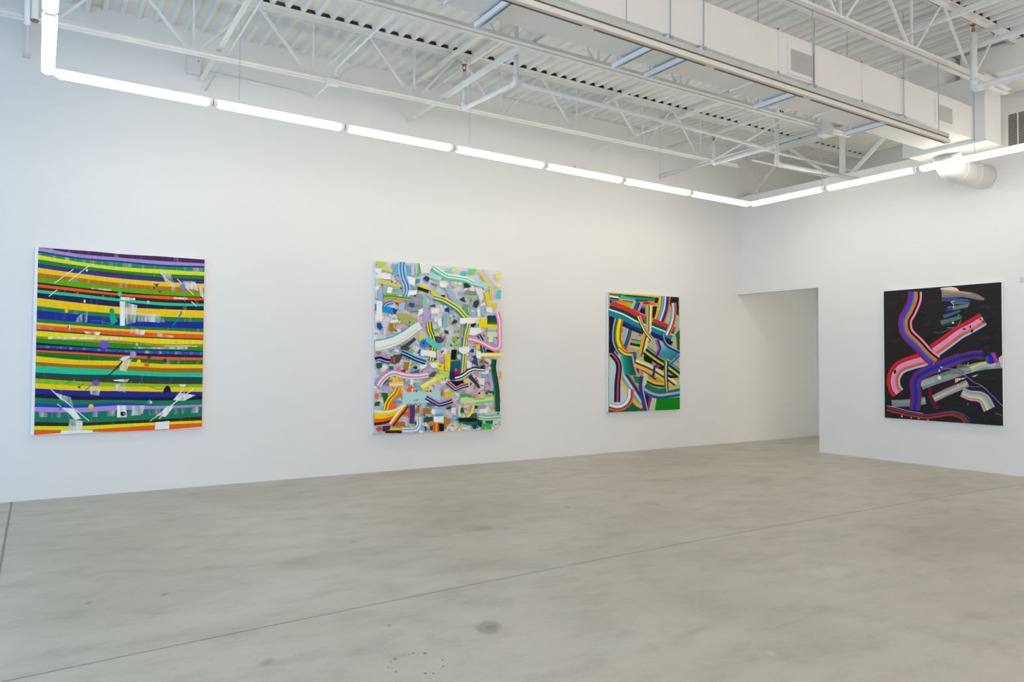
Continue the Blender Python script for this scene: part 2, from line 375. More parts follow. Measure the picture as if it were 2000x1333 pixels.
pipe('conduit', [q, PZ(657, 134, q.z+.12), PZ(772, 25, q.z+.14), PZ(900, -95, q.z+.14)], .011, 'white conduit rising away from the joist junction box across the deck', group='electrical conduits', bend=.12, n=8, fit=False)
pipe('conduit', [PY(656, 158, 7.26), PY(673, 137, 7.32), PY(700, 129, 7.36), PY(855, 161, 7.38), PY(1262, 254, 7.38)], .010, 'long white conduit following the first joist to the far junction box', group='electrical conduits', bend=.2, n=8, fit=False)
for k, lb in ((0, 'upper of two white conduits running toward the wall from the box on the second joist'), (1, 'lower of two white conduits running toward the wall from the box on the second joist')):
    q = PY(1600, 253+k*3, 5.46); pipe('conduit', [q, (q.x, yl(8.3), q.z+.02-k*.03)], .011, lb, group='electrical conduits', fit=False, n=8)
for k, (z, y, lb) in enumerate([(4.50, 7.0, 'upper white conduit behind the partition'), (4.40, 6.75, 'middle white conduit behind the partition'), (4.27, 6.9, 'lowest white conduit behind the partition')]):
    pipe('conduit', [(8.6, y, z), (11.95, y-.03, z)], .013, lb, group='electrical conduits', fit=False, n=8)
def jbox(name, c, d, label, r=0):
    o = MB().box(-d[0]/2, d[0]/2, -d[1]/2, d[1]/2, -d[2]/2, d[2]/2).build(name, M['housing'], bevel=.004); o.location = c
    tag(o, label, 'box', 'electrical boxes'); return o
jb = jbox('junction_box', (1.325, yl(1.3)-.04, 4.45), (.13, .08, .17), 'small square white box on the long wall above the first tube light')
t = MB().tube([(.045, -.04, .05), (.045, -.045, .05)], .006, 8).build('screw', M['dark'])
t.parent = jb
q = PY(650, 161, 7.25); jbox('junction_box', q, (.13, .08, .06), 'white junction box on the bottom chord of the first joist')
q = PY(1266, 258, 7.38); jbox('junction_box', q, (.11, .11, .09), 'white junction box at the far end of the long conduit')
q = PY(1611, 255, 5.46); jbox('junction_box', q, (.16, .12, .14), 'larger white junction box at the end of the second joist')
q = PY(1523, 219, 5.2)
e = empty('pipe_clamp', q, 'white pipe clamp with dark bolts hanging under the deck beside the duct', 'clamp')
MB().box(q.x-.035, q.x+.035, q.y-.02, q.y+.02, q.z-.02, q.z+.02).build('clamp_body', M['pipe'], e)
for s in (-1, 1): MB().tube([(q.x+s*.02, q.y-.02, q.z), (q.x+s*.02, q.y-.03, q.z)], .009, 8).build('bolt', M['dark'], e)
MB().tube([(q.x, q.y, q.z), (q.x, q.y, zd(q.x))], .005, 6).build('hanger_rod', M['pipe'], e)
q = PY(1136, 328, 8.2)
e = empty('wall_vent', (q.x, yl(q.x), q.z), 'small white vent cover on the long wall just above the tube lights', 'vent')
MB().box(q.x-.10, q.x+.10, yl(q.x)-.05, yl(q.x), q.z-.03, q.z+.03).build('cover', M['housing'], e, bevel=.006)
# uprights at the near left
e = empty('standpipe', (-.14, yl(0)-.06, 4.2), 'slim white vertical pipe on the wall left of the light run corner', 'pipe')
MB().tube([(-.14, 8.25, 4.21), (-.14, 8.25, 4.95)], .014, 10).build('pipe_run', M['pipe'], e, smooth=True)
MB().tube([(-.14, 8.25, 4.20), (-.14, 8.25, 4.225)], .03, 10).build('flange', M['cap'], e)
a = PY(53, 47, 7.2); MB().tube([(a.x, 7.2, a.z), (a.x, 7.2, 4.82)], .024, 10).build('sleeve', M['pipe'], e, smooth=True)
a = PY(68, 42, 7.2)
e = empty('threaded_pipe', a, 'thicker white pipe stub with a rusty brown end left of the light run corner', 'pipe')
MB().tube([(a.x, 7.2, a.z+.01), (a.x, 7.2, 4.83)], .028, 12).build('pipe_run', M['pipe'], e, smooth=True)
MB().tube([(a.x, 7.2, a.z), (a.x, 7.2, a.z+.012)], .03, 12).build('rusty_collar', M['rust'], e)
# ------------------------------------------------------------------ main air duct
DX0, DX1, DY0, DY1, DZ0, DZ1 = -4.4, 8.75, 4.00, 4.53, 3.865, 4.235
e = empty('air_duct', (DX0, DY0, DZ0), 'long white rectangular air duct hung between the joists', 'duct')
MB().box(DX0, DX1, DY0, DY1, DZ0, DZ1).build('duct_body', M['duct'], e, bevel=.006)
def seamx(px, py): return PY(px, py, DY0).x
seams = [seamx(1306, 70), seamx(1371, 88), seamx(1519, 140), seamx(1587, 165), seamx(1683, 200), seamx(1762, 227)]
seams = sorted(seams + [2.35, 1.1, -.2, -1.5, -2.8])
for x in seams:
    t = MB()
    t.box(x-.004, x+.004, DY0-.012, DY0, DZ0-.01, DZ1+.01).box(x-.004, x+.004, DY1, DY1+.012, DZ0-.01, DZ1+.01)
    t.box(x-.004, x+.004, DY0-.012, DY1+.012, DZ0-.012, DZ0).box(x-.004, x+.004, DY0-.012, DY1+.012, DZ1, DZ1+.012)
    t.build('seam', M['duct'], e)
def grille(parent, x0, x1, y, z0, z1, n):
    g = MB(); b = .035
    g.box(x0-b, x1+b, y-.012, y, z1, z1+b).box(x0-b, x1+b, y-.012, y, z0-b, z0).box(x0-b, x0, y-.012, y, z0, z1).box(x1, x1+b, y-.012, y, z0, z1)
    g = g.build('grille_frame', M['duct'], parent)
    bk = MB().box(x0, x1, y-.002, y+.001, z0, z1).build('grille_opening', M['recess']); bk.parent = g
    t = MB()
    for i in range(n):
        xx = x0+(i+.5)*(x1-x0)/n; t.box(xx-.0045, xx+.0045, y-.010, y-.002, z0, z1)
    t = t.build('louver', M['slat']); t.parent = g
    return g
a = PY(1542, 95, DY0); c_ = PY(1586, 140, DY0)
grille(e, a.x, c_.x, DY0, a.z-.195, a.z, 22)
a = PY(1829, 203, DY0); c_ = PY(1858, 236, DY0)
grille(e, a.x, c_.x, DY0, a.z-.17, a.z, 22)
for i, (px, py) in enumerate([(985, 8), (1306, 70), (1371, 88), (1587, 165), (1762, 227)]):
    x = seamx(px, py) if i else PZ(948, 30, DZ0).x
    lb = ['galvanised strut hanger under the duct nearest the viewer', 'left of the two closely spaced strut hangers under the duct', 'right of the two closely spaced strut hangers under the duct', 'galvanised strut hanger under the duct below the first grille', 'galvanised strut hanger under the duct nearest the far wall'][i]
    hgr = empty('duct_hanger', (x, DY0, DZ0), lb, 'hanger', 'trapeze hangers carrying the duct')
    t = MB(); ya, yb, z = DY0-.03, DY1+.10, DZ0-.013
    t.box(x-.030, x+.030, ya, yb, z-.003, z).box(x-.030, x-.027, ya, yb, z-.04, z).box(x+.027, x+.030, ya, yb, z-.04, z)
    t.box(x-.030, x-.012, ya, yb, z-.043, z-.04).box(x+.012, x+.030, ya, yb, z-.043, z-.04)
    t.build('strut_channel', M['strut'], hgr)
    for yy in (DY0-.02, DY1+.06): MB().tube([(x, yy, z-.055), (x, yy, zd(x))], .004, 6).build('threaded_rod', M['wire'], hgr)
# plenum and riser at the far end of the duct
e = empty('duct_plenum', (8.75, 3.87, 3.82), 'tall white sheet-metal plenum joining the duct to the roof near the far wall', 'duct')
MB().box(8.75, 9.12, 3.87, 4.69, 3.82, 4.58).build('plenum_box', M['duct'], e, bevel=.006)
MB().box(8.70, 9.12, 4.28, 4.69, 4.58, 4.92).build('riser', M['duct'], e, bevel=.004)
MB().box(8.73, 9.14, 3.85, 4.71, 3.81, 3.822).build('bottom_flange', M['duct'], e)
MB().box(8.74, 8.752, 3.99, 4.54, 3.85, 4.25).build('collar', M['strut'], e)
e = empty('unit_curb', (9.2, 3.0, 4.6), 'pale boxed roof curb beside the plenum at the top right', 'duct')
MB().box(8.95, 9.75, 3.15, 4.22, 4.60, 4.91).build('curb_box', M['duct'], e)
e = empty('round_duct', (9.0, 4.4, 3.7), 'round white elbow duct dropping from the plenum and entering the wall', 'duct')
arc = [Vector((8.98, 4.39, 3.82))]
for k in range(7):
    a = k/6*math.pi/2; arc.append(Vector((8.98+.22*(1-math.cos(a)), 4.39, 3.80-.10*math.sin(a))))
arc[1:] = [Vector((8.98+.17*(1-math.cos(k/6*math.pi/2)), 4.39, 3.86-.19*math.sin(k/6*math.pi/2))) for k in range(1, 7)]
MB().tube(arc + [Vector((XW, 4.385, 3.67))], .155, 28).build('elbow', M['duct'], e, smooth=True)
MB().tube([(XW-.012, 4.385, 3.67), (XW, 4.385, 3.67)], .172, 28).build('wall_collar', M['duct'], e, smooth=True)
for xx in (9.17, 9.5): MB().tube([(xx, 4.387, 3.67), (xx+.012, 4.387, 3.67)], .158, 28).build('bead', M['duct'], e, smooth=True)
# return-air grille on the far wall
e = empty('return_grille', (XW, 3.7, 4.2), 'white framed dark return air grille high on the far wall at the right edge', 'grille')
y1, y0, z0, z1 = 4.105, 3.20, 3.955, 4.38
MB().box(XW-.012, XW, y0-.04, y1+.04, z1, z1+.04).box(XW-.012, XW, y0-.04, y1+.04, z0-.04, z0).box(XW-.012, XW, y1, y1+.04, z0, z1).box(XW-.012, XW, y0-.04, y0, z0, z1).build('grille_frame', M['duct'], e)
MB().box(XW-.001, XW+.002, y0, y1, z0, z1).build('grille_opening', M['dark'], e)
t = MB()
for k in range(26): zz = z0+(k+.5)*(z1-z0)/26; t.bar((XW-.006, y0, zz), (XW-.006, y1, zz), .004, .005)
t.build('louver', M['slat'], e)
t = MB()
for k in range(1, 9): yy = y1-k*.105; t.box(XW-.014, XW-.004, yy-.006, yy+.006, z0, z1)
t.build('divider', M['duct'], e)
# ------------------------------------------------------------------ hanging track
TY, TZ = 3.65, 3.52
e = empty('lighting_track', (2, TY, TZ), 'long cream lighting track hung on rods below the third joist', 'track')
MB().box(-4.0, 7.47, TY-.022, TY+.022, TZ+.048, TZ+.085).build('support_channel', M['tracktop'], e)
MB().box(-4.0, 7.47, TY-.012, TY+.012, TZ+.036, TZ+.048).build('shadow_gap', M['slot'], e)
MB().box(-4.0, 7.50, TY-.020, TY+.030, TZ, TZ+.036).build('track_body', M['trackface'], e)
cuts = [-4.0, -1.6, .85, PY(1152, 50, TY).x, PY(1390, 132, TY).x, PY(1580, 194, TY).x, PY(1728, 246, TY).x, 7.5]
for a, b_ in zip(cuts[:-1], cuts[1:]):
    MB().box(a+.05, b_-.05, TY+.012, TY+.026, TZ-.003, TZ).build('conductor_slot', M['slot'], e)
for x in (-3, -.5, 1.6, 3.27, 5.312, 7.305):
    MB().tube([(x, TY-.005, TZ+.08), (x, TY-.005, 4.21+.01*x)], .0045, 6).build('hanger_rod', M['wire'], e)
# ------------------------------------------------------------------ tube lights: units of one run around the room
ZT = 3.65
def proto_light(L=1.13):
    e = bpy.data.objects.new('tube_light', None); C.objects.link(e)
    n = 10; prof = [(-.045, .018)] + [(.045*math.cos(math.pi+math.pi*k/n), .0+.026*math.sin(math.pi+math.pi*k/n)) for k in range(n+1)] + [(.045, .018)]
    lens = MB().prism(prof, 'x', -L/2, L/2).build('diffuser', TUBE); lens.parent = e
    MB().box(-L/2-.05, L/2+.05, -.03, .03, .018, .045).build('housing', M['housing'], bevel=.003).parent = e
    for s in (-1, 1):
        a = s*(L/2+.001); c_ = s*(L/2+.05)
        MB().box(min(a, c_), max(a, c_), -.032, .032, -.012, .018).build('end_cap', M['cap'], bevel=.003).parent = e
    return e
def copy_tree(o):
    c = o.copy(); C.objects.link(c)
    for ch in o.children: d = ch.copy(); C.objects.link(d); d.parent = c
    return c
pl = proto_light(); used = False
GRP = 'tube lights joined in one run around the room'
def place(x, y, rz, label):
    global used
    o = copy_tree(pl) if used else pl
    used = True; o.location = (x, y, ZT); o.rotation_euler = (0, 0, rz); return tag(o, label, 'light', GRP)
names = ['first tube light from the near corner along the long wall, beside the painting of stripes', 'second tube light from the near corner along the long wall', 'third tube light from the near corner along the long wall', 'fourth tube light from the near corner along the long wall', 'fifth tube light along the long wall, under the small wall vent', 'sixth tube light along the long wall, next to last before the inner corner', 'seventh tube light along the long wall, ending at the inner corner']
for k in range(7):
    x = .665+1.2375*k; place(x, 6.935+.0115*x, .0115, names[k])
rn = ['tube light of the far wall run touching the inner corner', 'second tube light of the far wall run, above the doorway side of the dark painting', 'third tube light of the far wall run, below the plenum and round duct']
for k in range(8):
    y = 6.43-1.205*k; place(8.72+.02*(6.9-y), y, math.pi/2, rn[k] if k < 3 else 'tube light of the far wall run outside the picture at the right').scale = (.97, 1, 1)
nn = ['white tube light coming straight toward the viewer at the left corner', 'tube light cut off by the top edge at the left corner']
for k in range(8):
    y = 6.33-1.24*k; place(.026, y, math.pi/2, nn[k] if k < 2 else 'tube light of the near run overhead')
for k in range(7): place(.665+1.2375*k, -3.2, 0, 'tube light of the run behind the viewer')
for k, (px, lb) in enumerate([(467, 'second tube light'), (917, 'fourth tube light'), (1289, 'sixth tube light')]):
    q = PZ(px, 206+(px-467)*.19, ZT)
    o = MB().tube([(0, 0, 0), (0, 0, 4.6-ZT if k else 1.2)], .0022, 6).build('suspension_wire', M['wire']); o.location = (q.x, q.y, ZT+.045)
    tag(o, 'thin suspension wire holding the '+lb+' along the long wall', 'wire', 'suspension wires')
for px, lb in [(1476, 'thin suspension wire at the inner corner of the light run'), (1606, 'thin suspension wire between the first and second far wall tube lights'), (1912, 'thin suspension wire rising beside the plenum from the far wall light run')]:
    q = PZ(px, 398-(px-1476)*.2, ZT)
    o = MB().tube([(0, 0, 0), (0, 0, zd(q.x)-ZT-.045)], .0035, 6).build('suspension_wire', M['wire']); o.location = (8.75, q.y, ZT+.045)
    tag(o, lb, 'wire', 'suspension wires')
# strip light in the back room
for xx in (10.5, 11.4):
    for k in range(5):
        o = copy_tree(pl); o.location = (xx, 5.3-1.25*k, 3.3); o.rotation_euler = (0, 0, math.pi/2); tag(o, 'tube light inside the back room beyond the doorway', 'light', 'back room tube lights')
# small wall plate at the right edge
q = PX(1998, 546, XW)
o = MB().box(-.008, 0, -.035, .035, -.03, .03).build('wall_plate', M['cap'], bevel=.002); o.location = (XW, q.y, q.z); tag(o, 'small grey wall plate on the far wall right of the dark painting', 'plate')
# ------------------------------------------------------------------ daylight and added fill
w = bpy.data.worlds.new('sky'); bpy.context.scene.world = w; w.use_nodes = True
bg = w.node_tree.nodes['Background']; bg.inputs[0].default_value = (.55, .75, 1, 1); bg.inputs[1].default_value = .15
for i, (a, b_) in enumerate(WIN):
    la = bpy.data.lights.new('daylight_and_fill', 'AREA'); la.shape = 'RECTANGLE'; la.size = b_-a-.1; la.size_y = 2.7; la.energy = 63; la.color = (.18, .55, 1.0)
    lo = bpy.data.objects.new('daylight_and_fill', la); C.objects.link(lo); lo.location = (XN-.03, (a+b_)/2, 1.7)
    lo.rotation_euler = (math.pi/2, 0, -math.pi/2)
for i, (a, b_) in enumerate(WIB_FILL):  # warm fill lamps added at the made-up openings behind the viewer
    la = bpy.data.lights.new('daylight_and_fill', 'AREA'); la.shape = 'RECTANGLE'; la.size = b_-a-.1; la.size_y = 2.7; la.energy = 57; la.color = (.97, .76, .67)
    lo = bpy.data.objects.new('daylight_and_fill', la); C.objects.link(lo); lo.location = ((a+b_)/2, YN-.03, 1.7)
    lo.rotation_euler = (math.pi/2, 0, 0)
sc = bpy.context.scene
sc.view_settings.view_transform = 'Standard'; sc.view_settings.look = 'None'; sc.view_settings.gamma = 1; sc.view_settings.exposure = .08
sc.view_settings.use_curve_mapping = False
sc.cycles.max_bounces = 6; sc.cycles.diffuse_bounces = 5; sc.cycles.glossy_bounces = 2; sc.cycles.transparent_max_bounces = 12
sc.cycles.use_adaptive_sampling = True; sc.cycles.adaptive_threshold = .06
sc.cycles.use_denoising = True; sc.cycles.sample_clamp_indirect = 6
# ------------------------------------------------------------------ paintings: every stroke is a thin layer of paint on the canvas
def paintmat(name, sa, sc_, lo=-.07, hi=.08):
    mt, nt, b = newmat(name); L = nt.links
    at = N(nt, 'ShaderNodeAttribute', attribute_name='pigment'); uv = N(nt, 'ShaderNodeUVMap', uv_map='stroke')
    mp = N(nt, 'ShaderNodeMapping'); mp.inputs['Scale'].default_value = (sa, sc_, 1); L.new(uv.outputs[0], mp.inputs[0])
    n = N(nt, 'ShaderNodeTexNoise', i_Scale=1.0, i_Detail=4.0, i_Roughness=.6); L.new(mp.outputs[0], n.inputs['Vector'])
    n2 = N(nt, 'ShaderNodeTexNoise', i_Scale=.35, i_Detail=4.0, i_Roughness=.6); L.new(mp.outputs[0], n2.inputs['Vector'])
    r = ramp(nt, n.outputs['Fac'], [(.3, (.91, .91, .91)), (.6, (1.03, 1.03, 1.03))])
    mx = N(nt, 'ShaderNodeMix', data_type='RGBA', blend_type='MULTIPLY'); mx.inputs[0].default_value = 1
    L.new(at.outputs['Color'], mx.inputs[6]); L.new(r.outputs[0], mx.inputs[7]); L.new(mx.outputs[2], b.inputs['Base Color'])
    b.inputs['Roughness'].default_value = .45; b.inputs['Specular IOR Level'].default_value = .15
    # dry-brush gaps: opacity (alpha) against brush noise
    s = N(nt, 'ShaderNodeMath', operation='SUBTRACT'); L.new(at.outputs['Alpha'], s.inputs[0]); L.new(n2.outputs['Fac'], s.inputs[1])
    k = N(nt, 'ShaderNodeMapRange'); L.new(s.outputs[0], k.inputs[0]); k.inputs[1].default_value = lo; k.inputs[2].default_value = hi
    tr = N(nt, 'ShaderNodeBsdfTransparent'); ms = N(nt, 'ShaderNodeMixShader')
    L.new(k.outputs[0], ms.inputs[0]); L.new(tr.outputs[0], ms.inputs[1]); L.new(b.outputs[0], ms.inputs[2])
    L.new(ms.outputs[0], nt.nodes['Material Output'].inputs[0]); return mt
M['paint'] = paintmat('brushed_paint', 5, 60)
M['paintdrag'] = paintmat('squeegeed_paint', 34, 5, -.16, .16)
TILES = dict(A=(50,475,6.837), B=(220,475,6.837), C=(50,665,6.837), D=(220,665,6.837),
             a=(720,500,9.521), b=(850,500,9.521), c=(720,620,9.521), d=(850,620,9.521), e=(720,720,9.521), f=(850,720,9.521),
             g=(1180,565,10.664), h=(1180,680,10.097), i=(1720,545,8.163), j=(1720,685,8.163))
DEP = .046
def on_left(u, v, d):
    r_ = ray(u, v); return EYE + r_*((8.315-d)/(r_.y+.0095*r_.x))
def on_right(u, v, d): return PX(u, v, XW-d)
GAIN = 1.12
class Painting:
    def __init__(s, corners, wall, label, ground, mat='paint', mg=.001):
        s.mg = mg
        s.fn = on_left if wall == 'left' else on_right; s.wall = wall; s.mat = mat
        q = [s.fn(*c_, DEP) for c_ in corners]                     # tl, tr, br, bl in the photo
        ax = 0 if wall == 'left' else 1
        s.ax = ax
        s.h0 = (q[0][ax]+q[3][ax])/2; s.h1 = (q[1][ax]+q[2][ax])/2
        s.zt = (q[0].z+q[1].z)/2; s.zb = (q[2].z+q[3].z)/2
        s.lo, s.hi = min(s.h0, s.h1), max(s.h0, s.h1)
        s.quads = []; s.n = 0
        hc = (s.lo+s.hi)/2; s.yaw = -.0095 if wall == 'left' else 0
        base = Vector((hc, yl(hc), s.zb)) if wall == 'left' else Vector((XW, hc, s.zb))
        s.base = base
        s.e = empty('painting', base, label, 'painting')
        s.W, s.Hh = s.hi-s.lo, s.zt-s.zb
        # canvas body in world space
        mb = MB(); g = .0035
        def w(hh, z, d):
            if wall == 'left': return (hh, yl(hh)-d, z)
            return (XW-d, hh, z)
        s.w = w
        vs = [w(hh, z, d) for d in (.004, DEP) for hh, z in ((s.lo, s.zb), (s.hi, s.zb), (s.hi, s.zt), (s.lo, s.zt))]
        mb.add(vs, [(0,1,2,3),(4,5,6,7),(0,1,5,4),(1,2,6,5),(2,3,7,6),(3,0,4,7)])
        mb.build('canvas', M['canvas'], s.e, bevel=.003)
        if ground is not None: s.quad([(s.lo, s.zb), (s.hi, s.zb), (s.hi, s.zt), (s.lo, s.zt)], [lin(ground)]*4, [(0,0),(s.W,0),(s.W,s.Hh),(0,s.Hh)], 0); s.n += 1
    def pt(s, tile, x, y):
        ox, oy, k = TILES[tile]; p = s.fn(ox+x/k, oy+y/k, DEP); return (p[s.ax], p.z)
    def quad(s, pts, cols, uvs, wear):
        # clip to the canvas face
        vs = [(p[0], p[1], *c_[:3], *uv) for p, c_, uv in zip(pts, cols, uvs)]
        for ax, lim, sg in ((0, s.lo+s.mg, 1), (0, s.hi-.001, -1), (1, s.zb+.001, 1), (1, s.zt-.001, -1)):
            out = []
            for i in range(len(vs)):
                A_, B_ = vs[i], vs[(i+1) % len(vs)]
                ia, ib = (A_[ax]-lim)*sg >= 0, (B_[ax]-lim)*sg >= 0
                if ia: out.append(A_)
                if ia != ib:
                    t = (lim-A_[ax])/(B_[ax]-A_[ax]); out.append(tuple(p+(q-p)*t for p, q in zip(A_, B_)))
            vs = out
            if len(vs) < 3: return
        s.quads.append((vs, (.5+(.5-wear)*.62) if wear else 2.0, s.n))
    @staticmethod
    def smooth(pts, n=6):
        if len(pts) < 3: return [Vector(p) for p in pts]
        P_ = [Vector(p) for p in pts]; P_ = [2*P_[0]-P_[1]] + P_ + [2*P_[-1]-P_[-2]]; out = []
        for i in range(1, len(P_)-2):
            for k in range(n):
                t = k/n; a, b_, c_, d_ = P_[i-1:i+3]
                out.append(.5*((2*b_)+(c_-a)*t+(2*a-5*b_+4*c_-d_)*t*t+(3*b_-a-3*c_+d_)*t**3))
        out.append(P_[-2]); return out
    def R(s, tile, pts, bands, wear=0, taper=(1, 1), sm=True, jag=0):
        if len(bands) and not isinstance(bands[0], (list, tuple)):      # R(tile, pts, (width, colour))
            wd, c_ = bands; bands = [(-wd/2, wd/2, c_)]
        pp = s.smooth(pts) if sm else [Vector(p) for p in pts]
        n = len(pp); nr = []
        for i in range(n):
            d = (pp[min(i+1, n-1)]-pp[max(i-1, 0)]).normalized(); nr.append(Vector((-d.y, d.x)))
        ln = [0]
        for i in range(1, n): ln.append(ln[-1]+(pp[i]-pp[i-1]).length/ (TILES[tile][2]*180))
        k = TILES[tile][2]*180; off = random.random()*50
        for bd in bands:
            o0, o1, c_ = bd[:3]; wr = bd[3] if len(bd) > 3 else wear
            col = lin(c_)
            js = [random.uniform(-jag, jag) for _ in range(n)]
            for i in range(n-1):
                t0 = taper[0]+(taper[1]-taper[0])*i/(n-1); t1 = taper[0]+(taper[1]-taper[0])*(i+1)/(n-1)
                a = pp[i]+nr[i]*o0*t0; b_ = pp[i+1]+nr[i+1]*o0*t1; c2 = pp[i+1]+nr[i+1]*(o1*t1+js[i+1]); d_ = pp[i]+nr[i]*(o1*t0+js[i])
                s.quad([s.pt(tile, *q) for q in (a, b_, c2, d_)], [col]*4, [(ln[i]+off, o0/k), (ln[i+1]+off, o0/k), (ln[i+1]+off, o1/k), (ln[i]+off, o1/k)], wr)
            s.n += 1
    def G(s, tile, pts, col, wear=0, jag=1):
        cx = sum(p[0] for p in pts)/len(pts); cy = sum(p[1] for p in pts)/len(pts)
        cols = [lin(c_) for c_ in col] if isinstance(col[0], (list, tuple)) else [lin(col)]*len(pts)
        k = TILES[tile][2]*180; off = random.random()*50
        # fan of triangles with slightly irregular edges
        out = []; oc = []
        for i in range(len(pts)):
            a = Vector(pts[i]); b_ = Vector(pts[(i+1) % len(pts)]); nn = max(1, int((b_-a).length/45)) if jag else 1
            for m_ in range(nn):
                t = m_/nn; q = a.lerp(b_, t)
                if m_ and jag: q += Vector((random.uniform(-3, 3), random.uniform(-3, 3)))*jag
                out.append(q); oc.append([u_+(v_-u_)*t for u_, v_ in zip(cols[i], cols[(i+1) % len(pts)])])
        cc = [sum(c_[m_] for c_ in oc)/len(oc) for m_ in range(3)]
        for i in range(len(out)):
            a, b_ = out[i], out[(i+1) % len(out)]
            s.quad([s.pt(tile, cx, cy), s.pt(tile, *a), s.pt(tile, *b_)], [cc, oc[i], oc[(i+1) % len(out)]],
                   [((q[0])/k+off, (q[1])/k) for q in ((cx, cy), a, b_)], wear)
        s.n += 1
    def D(s, tile, x, y, r, col, ry=None, jag=.12):
        n = 12; ph = random.random()*6
        pts = [(x+r*math.cos(2*math.pi*t/n)*(1+random.uniform(-jag, jag)), y+(ry or r*1.08)*math.sin(2*math.pi*t/n)*(1+random.uniform(-jag, jag))) for t in range(n)]
        s.G(tile, pts, col, jag=0)
    def finish(s, name='paint_layer', step=.00003):
        me = bpy.data.meshes.new(name); V = []; Fc = []; cl = []; uv = []
        for vs, al, n in s.quads:
            d = DEP+.0006+step*n; o = len(V)
            for q in vs:
                V.append(Vector(s.w(q[0], q[1], d))-s.base); cl.append((*[min(.93, c_*GAIN) for c_ in q[2:5]], al)); uv.append((q[5], q[6]))
            Fc.append(tuple(range(o, o+len(vs))))
        me.from_pydata(V, [], Fc); me.update()
        ca = me.color_attributes.new('pigment', 'FLOAT_COLOR', 'CORNER'); ul = me.uv_layers.new(name='stroke')
        idx = [l.vertex_index for l in me.loops]
        ca.data.foreach_set('color', [c_ for k in idx for c_ in cl[k]]); ul.data.foreach_set('uv', [c_ for k in idx for c_ in uv[k]])
        me.materials.append(M[s.mat]); ob = bpy.data.objects.new(name, me); C.objects.link(ob); ob.parent = s.e; return ob
W_ = (232, 236, 234); K_ = (22, 20, 26)
# ---------------- painting 1: horizontal stripes
p = Painting([(67,483),(400,507),(394,836.5),(60.5,851.5)], 'left', 'large square painting of horizontal yellow, green, blue and orange stripes', None, 'paintdrag', .028)
ST = [  # colour, top edge at five columns (tile A/C rows), wear
 ((72,32,84), [42,92,150,180,220], .22), ((160,130,205), [50,146,200,243,275], 0), ((0,70,66), [98,192,243,290,310], .05), ((0,128,118), [118,212,262,312,332], .33),
 ((214,214,0), [152,253,325,355,392], 0), ((0,122,72), [210,300,372,412,437], .08), ((86,34,40), [268,350,408,460,485], 0), ((14,48,160), [292,372,442,483,510], .12),
 ((232,190,0), [324,408,478,520,548], 0), ((172,108,26), [394,468,540,580,600], .25), ((84,166,0), [460,520,600,640,670], .08), ((14,26,34), [520,592,655,695,725], 0),
 ((240,82,16), [545,612,680,708,738], .05), ((48,24,22), [585,650,708,752,768], .18), ((30,188,138), [622,682,750,795,815], 0), ((16,22,80), [662,722,785,835,848], .15),
 ((232,190,0), [730,800,858,885,905], 0), ((0,122,76), [838,902,950,985,1003], .2), ((6,36,140), [895,955,1010,1045,1058], .12), ((0,118,70), [1008,1060,1106,1130,1147], .15),
 ((238,192,0), [1058,1105,1150,1168,1195], 0), ((240,82,20), [1090,1140,1180,1205,1225], .2), ((0,72,70), [1150,1195,1238,1265,1278], .05), ((226,210,0), [1172,1215,1255,1280,1298], 0),
 ((184,122,44), [1240,1285,1308,1352,1352], .28), ((10,138,10), [1268,1310,1342,1384,1392], .12), ((20,14,48), [1328,1374,1410,1428,1444], .1), ((18,74,170), [1362,1394,1424,1442,1456], .33),
 ((18,18,56), [1400,1428,1464,1484,1500], .12), ((240,84,20), [1429,1462,1496,1522,1534], 0), ((0,108,34), [1454,1488,1526,1560,1564], .2), ((232,194,0), [1511,1563,1580,1618,1624], 0),
 ((162,102,14), [1588,1628,1640,1672,1674], .15), ((16,188,144), [1638,1674,1700,1730,1736], .05), ((0,68,68), [1730,1758,1764,1786,1794], .12), ((84,36,46), [1780,1818,1844,1858,1866], .08),
 ((122,182,22), [1808,1848,1872,1884,1889], .12), ((232,196,0), [1873,1908,1918,1928,1929], 0), ((6,34,142), [1943,1973,1980,1990,1989], .15), ((16,16,50), [2012,2043,2058,2058,2044], .12),
 ((0,120,80), [2068,2098,2098,2108,2094], .06), ((4,68,166), [2143,2160,2134,2176,2158], .1), ((166,134,206), [2191,2203,2170,2178,2160], .1), ((0,112,106), [2256,2264,2233,2214,2189], .35),
 ((0,118,84), [2328,2334,2308,2298,2264], .15), ((50,28,24), [2390,2404,2378,2354,2317], .15), ((206,220,0), [2446,2447,2419,2394,2369], .05), ((240,84,20), [2497,2499,2464,2430,2404], .12), (None, [2562,2525,2520,2495,2452], 0)]
XS = [118, 700, 1290, 660+1162.3, 1220+1162.3]            # tile A x of the five columns
def yrow(v, x):
    j_ = 0
    while j_ < 3 and x > XS[j_+1]: j_ += 1
    t = (x-XS[j_])/(XS[j_+1]-XS[j_])
    m0 = (v[j_+1]-v[max(j_-1, 0)])/(XS[j_+1]-XS[max(j_-1, 0)]); m1 = (v[min(j_+2, 4)]-v[j_])/(XS[min(j_+2, 4)]-XS[j_]); L_ = XS[j_+1]-XS[j_]
    return (2*t**3-3*t*t+1)*v[j_]+(t**3-2*t*t+t)*m0*L_+(-2*t**3+3*t*t)*v[j_+1]+(t**3-t*t)*m1*L_
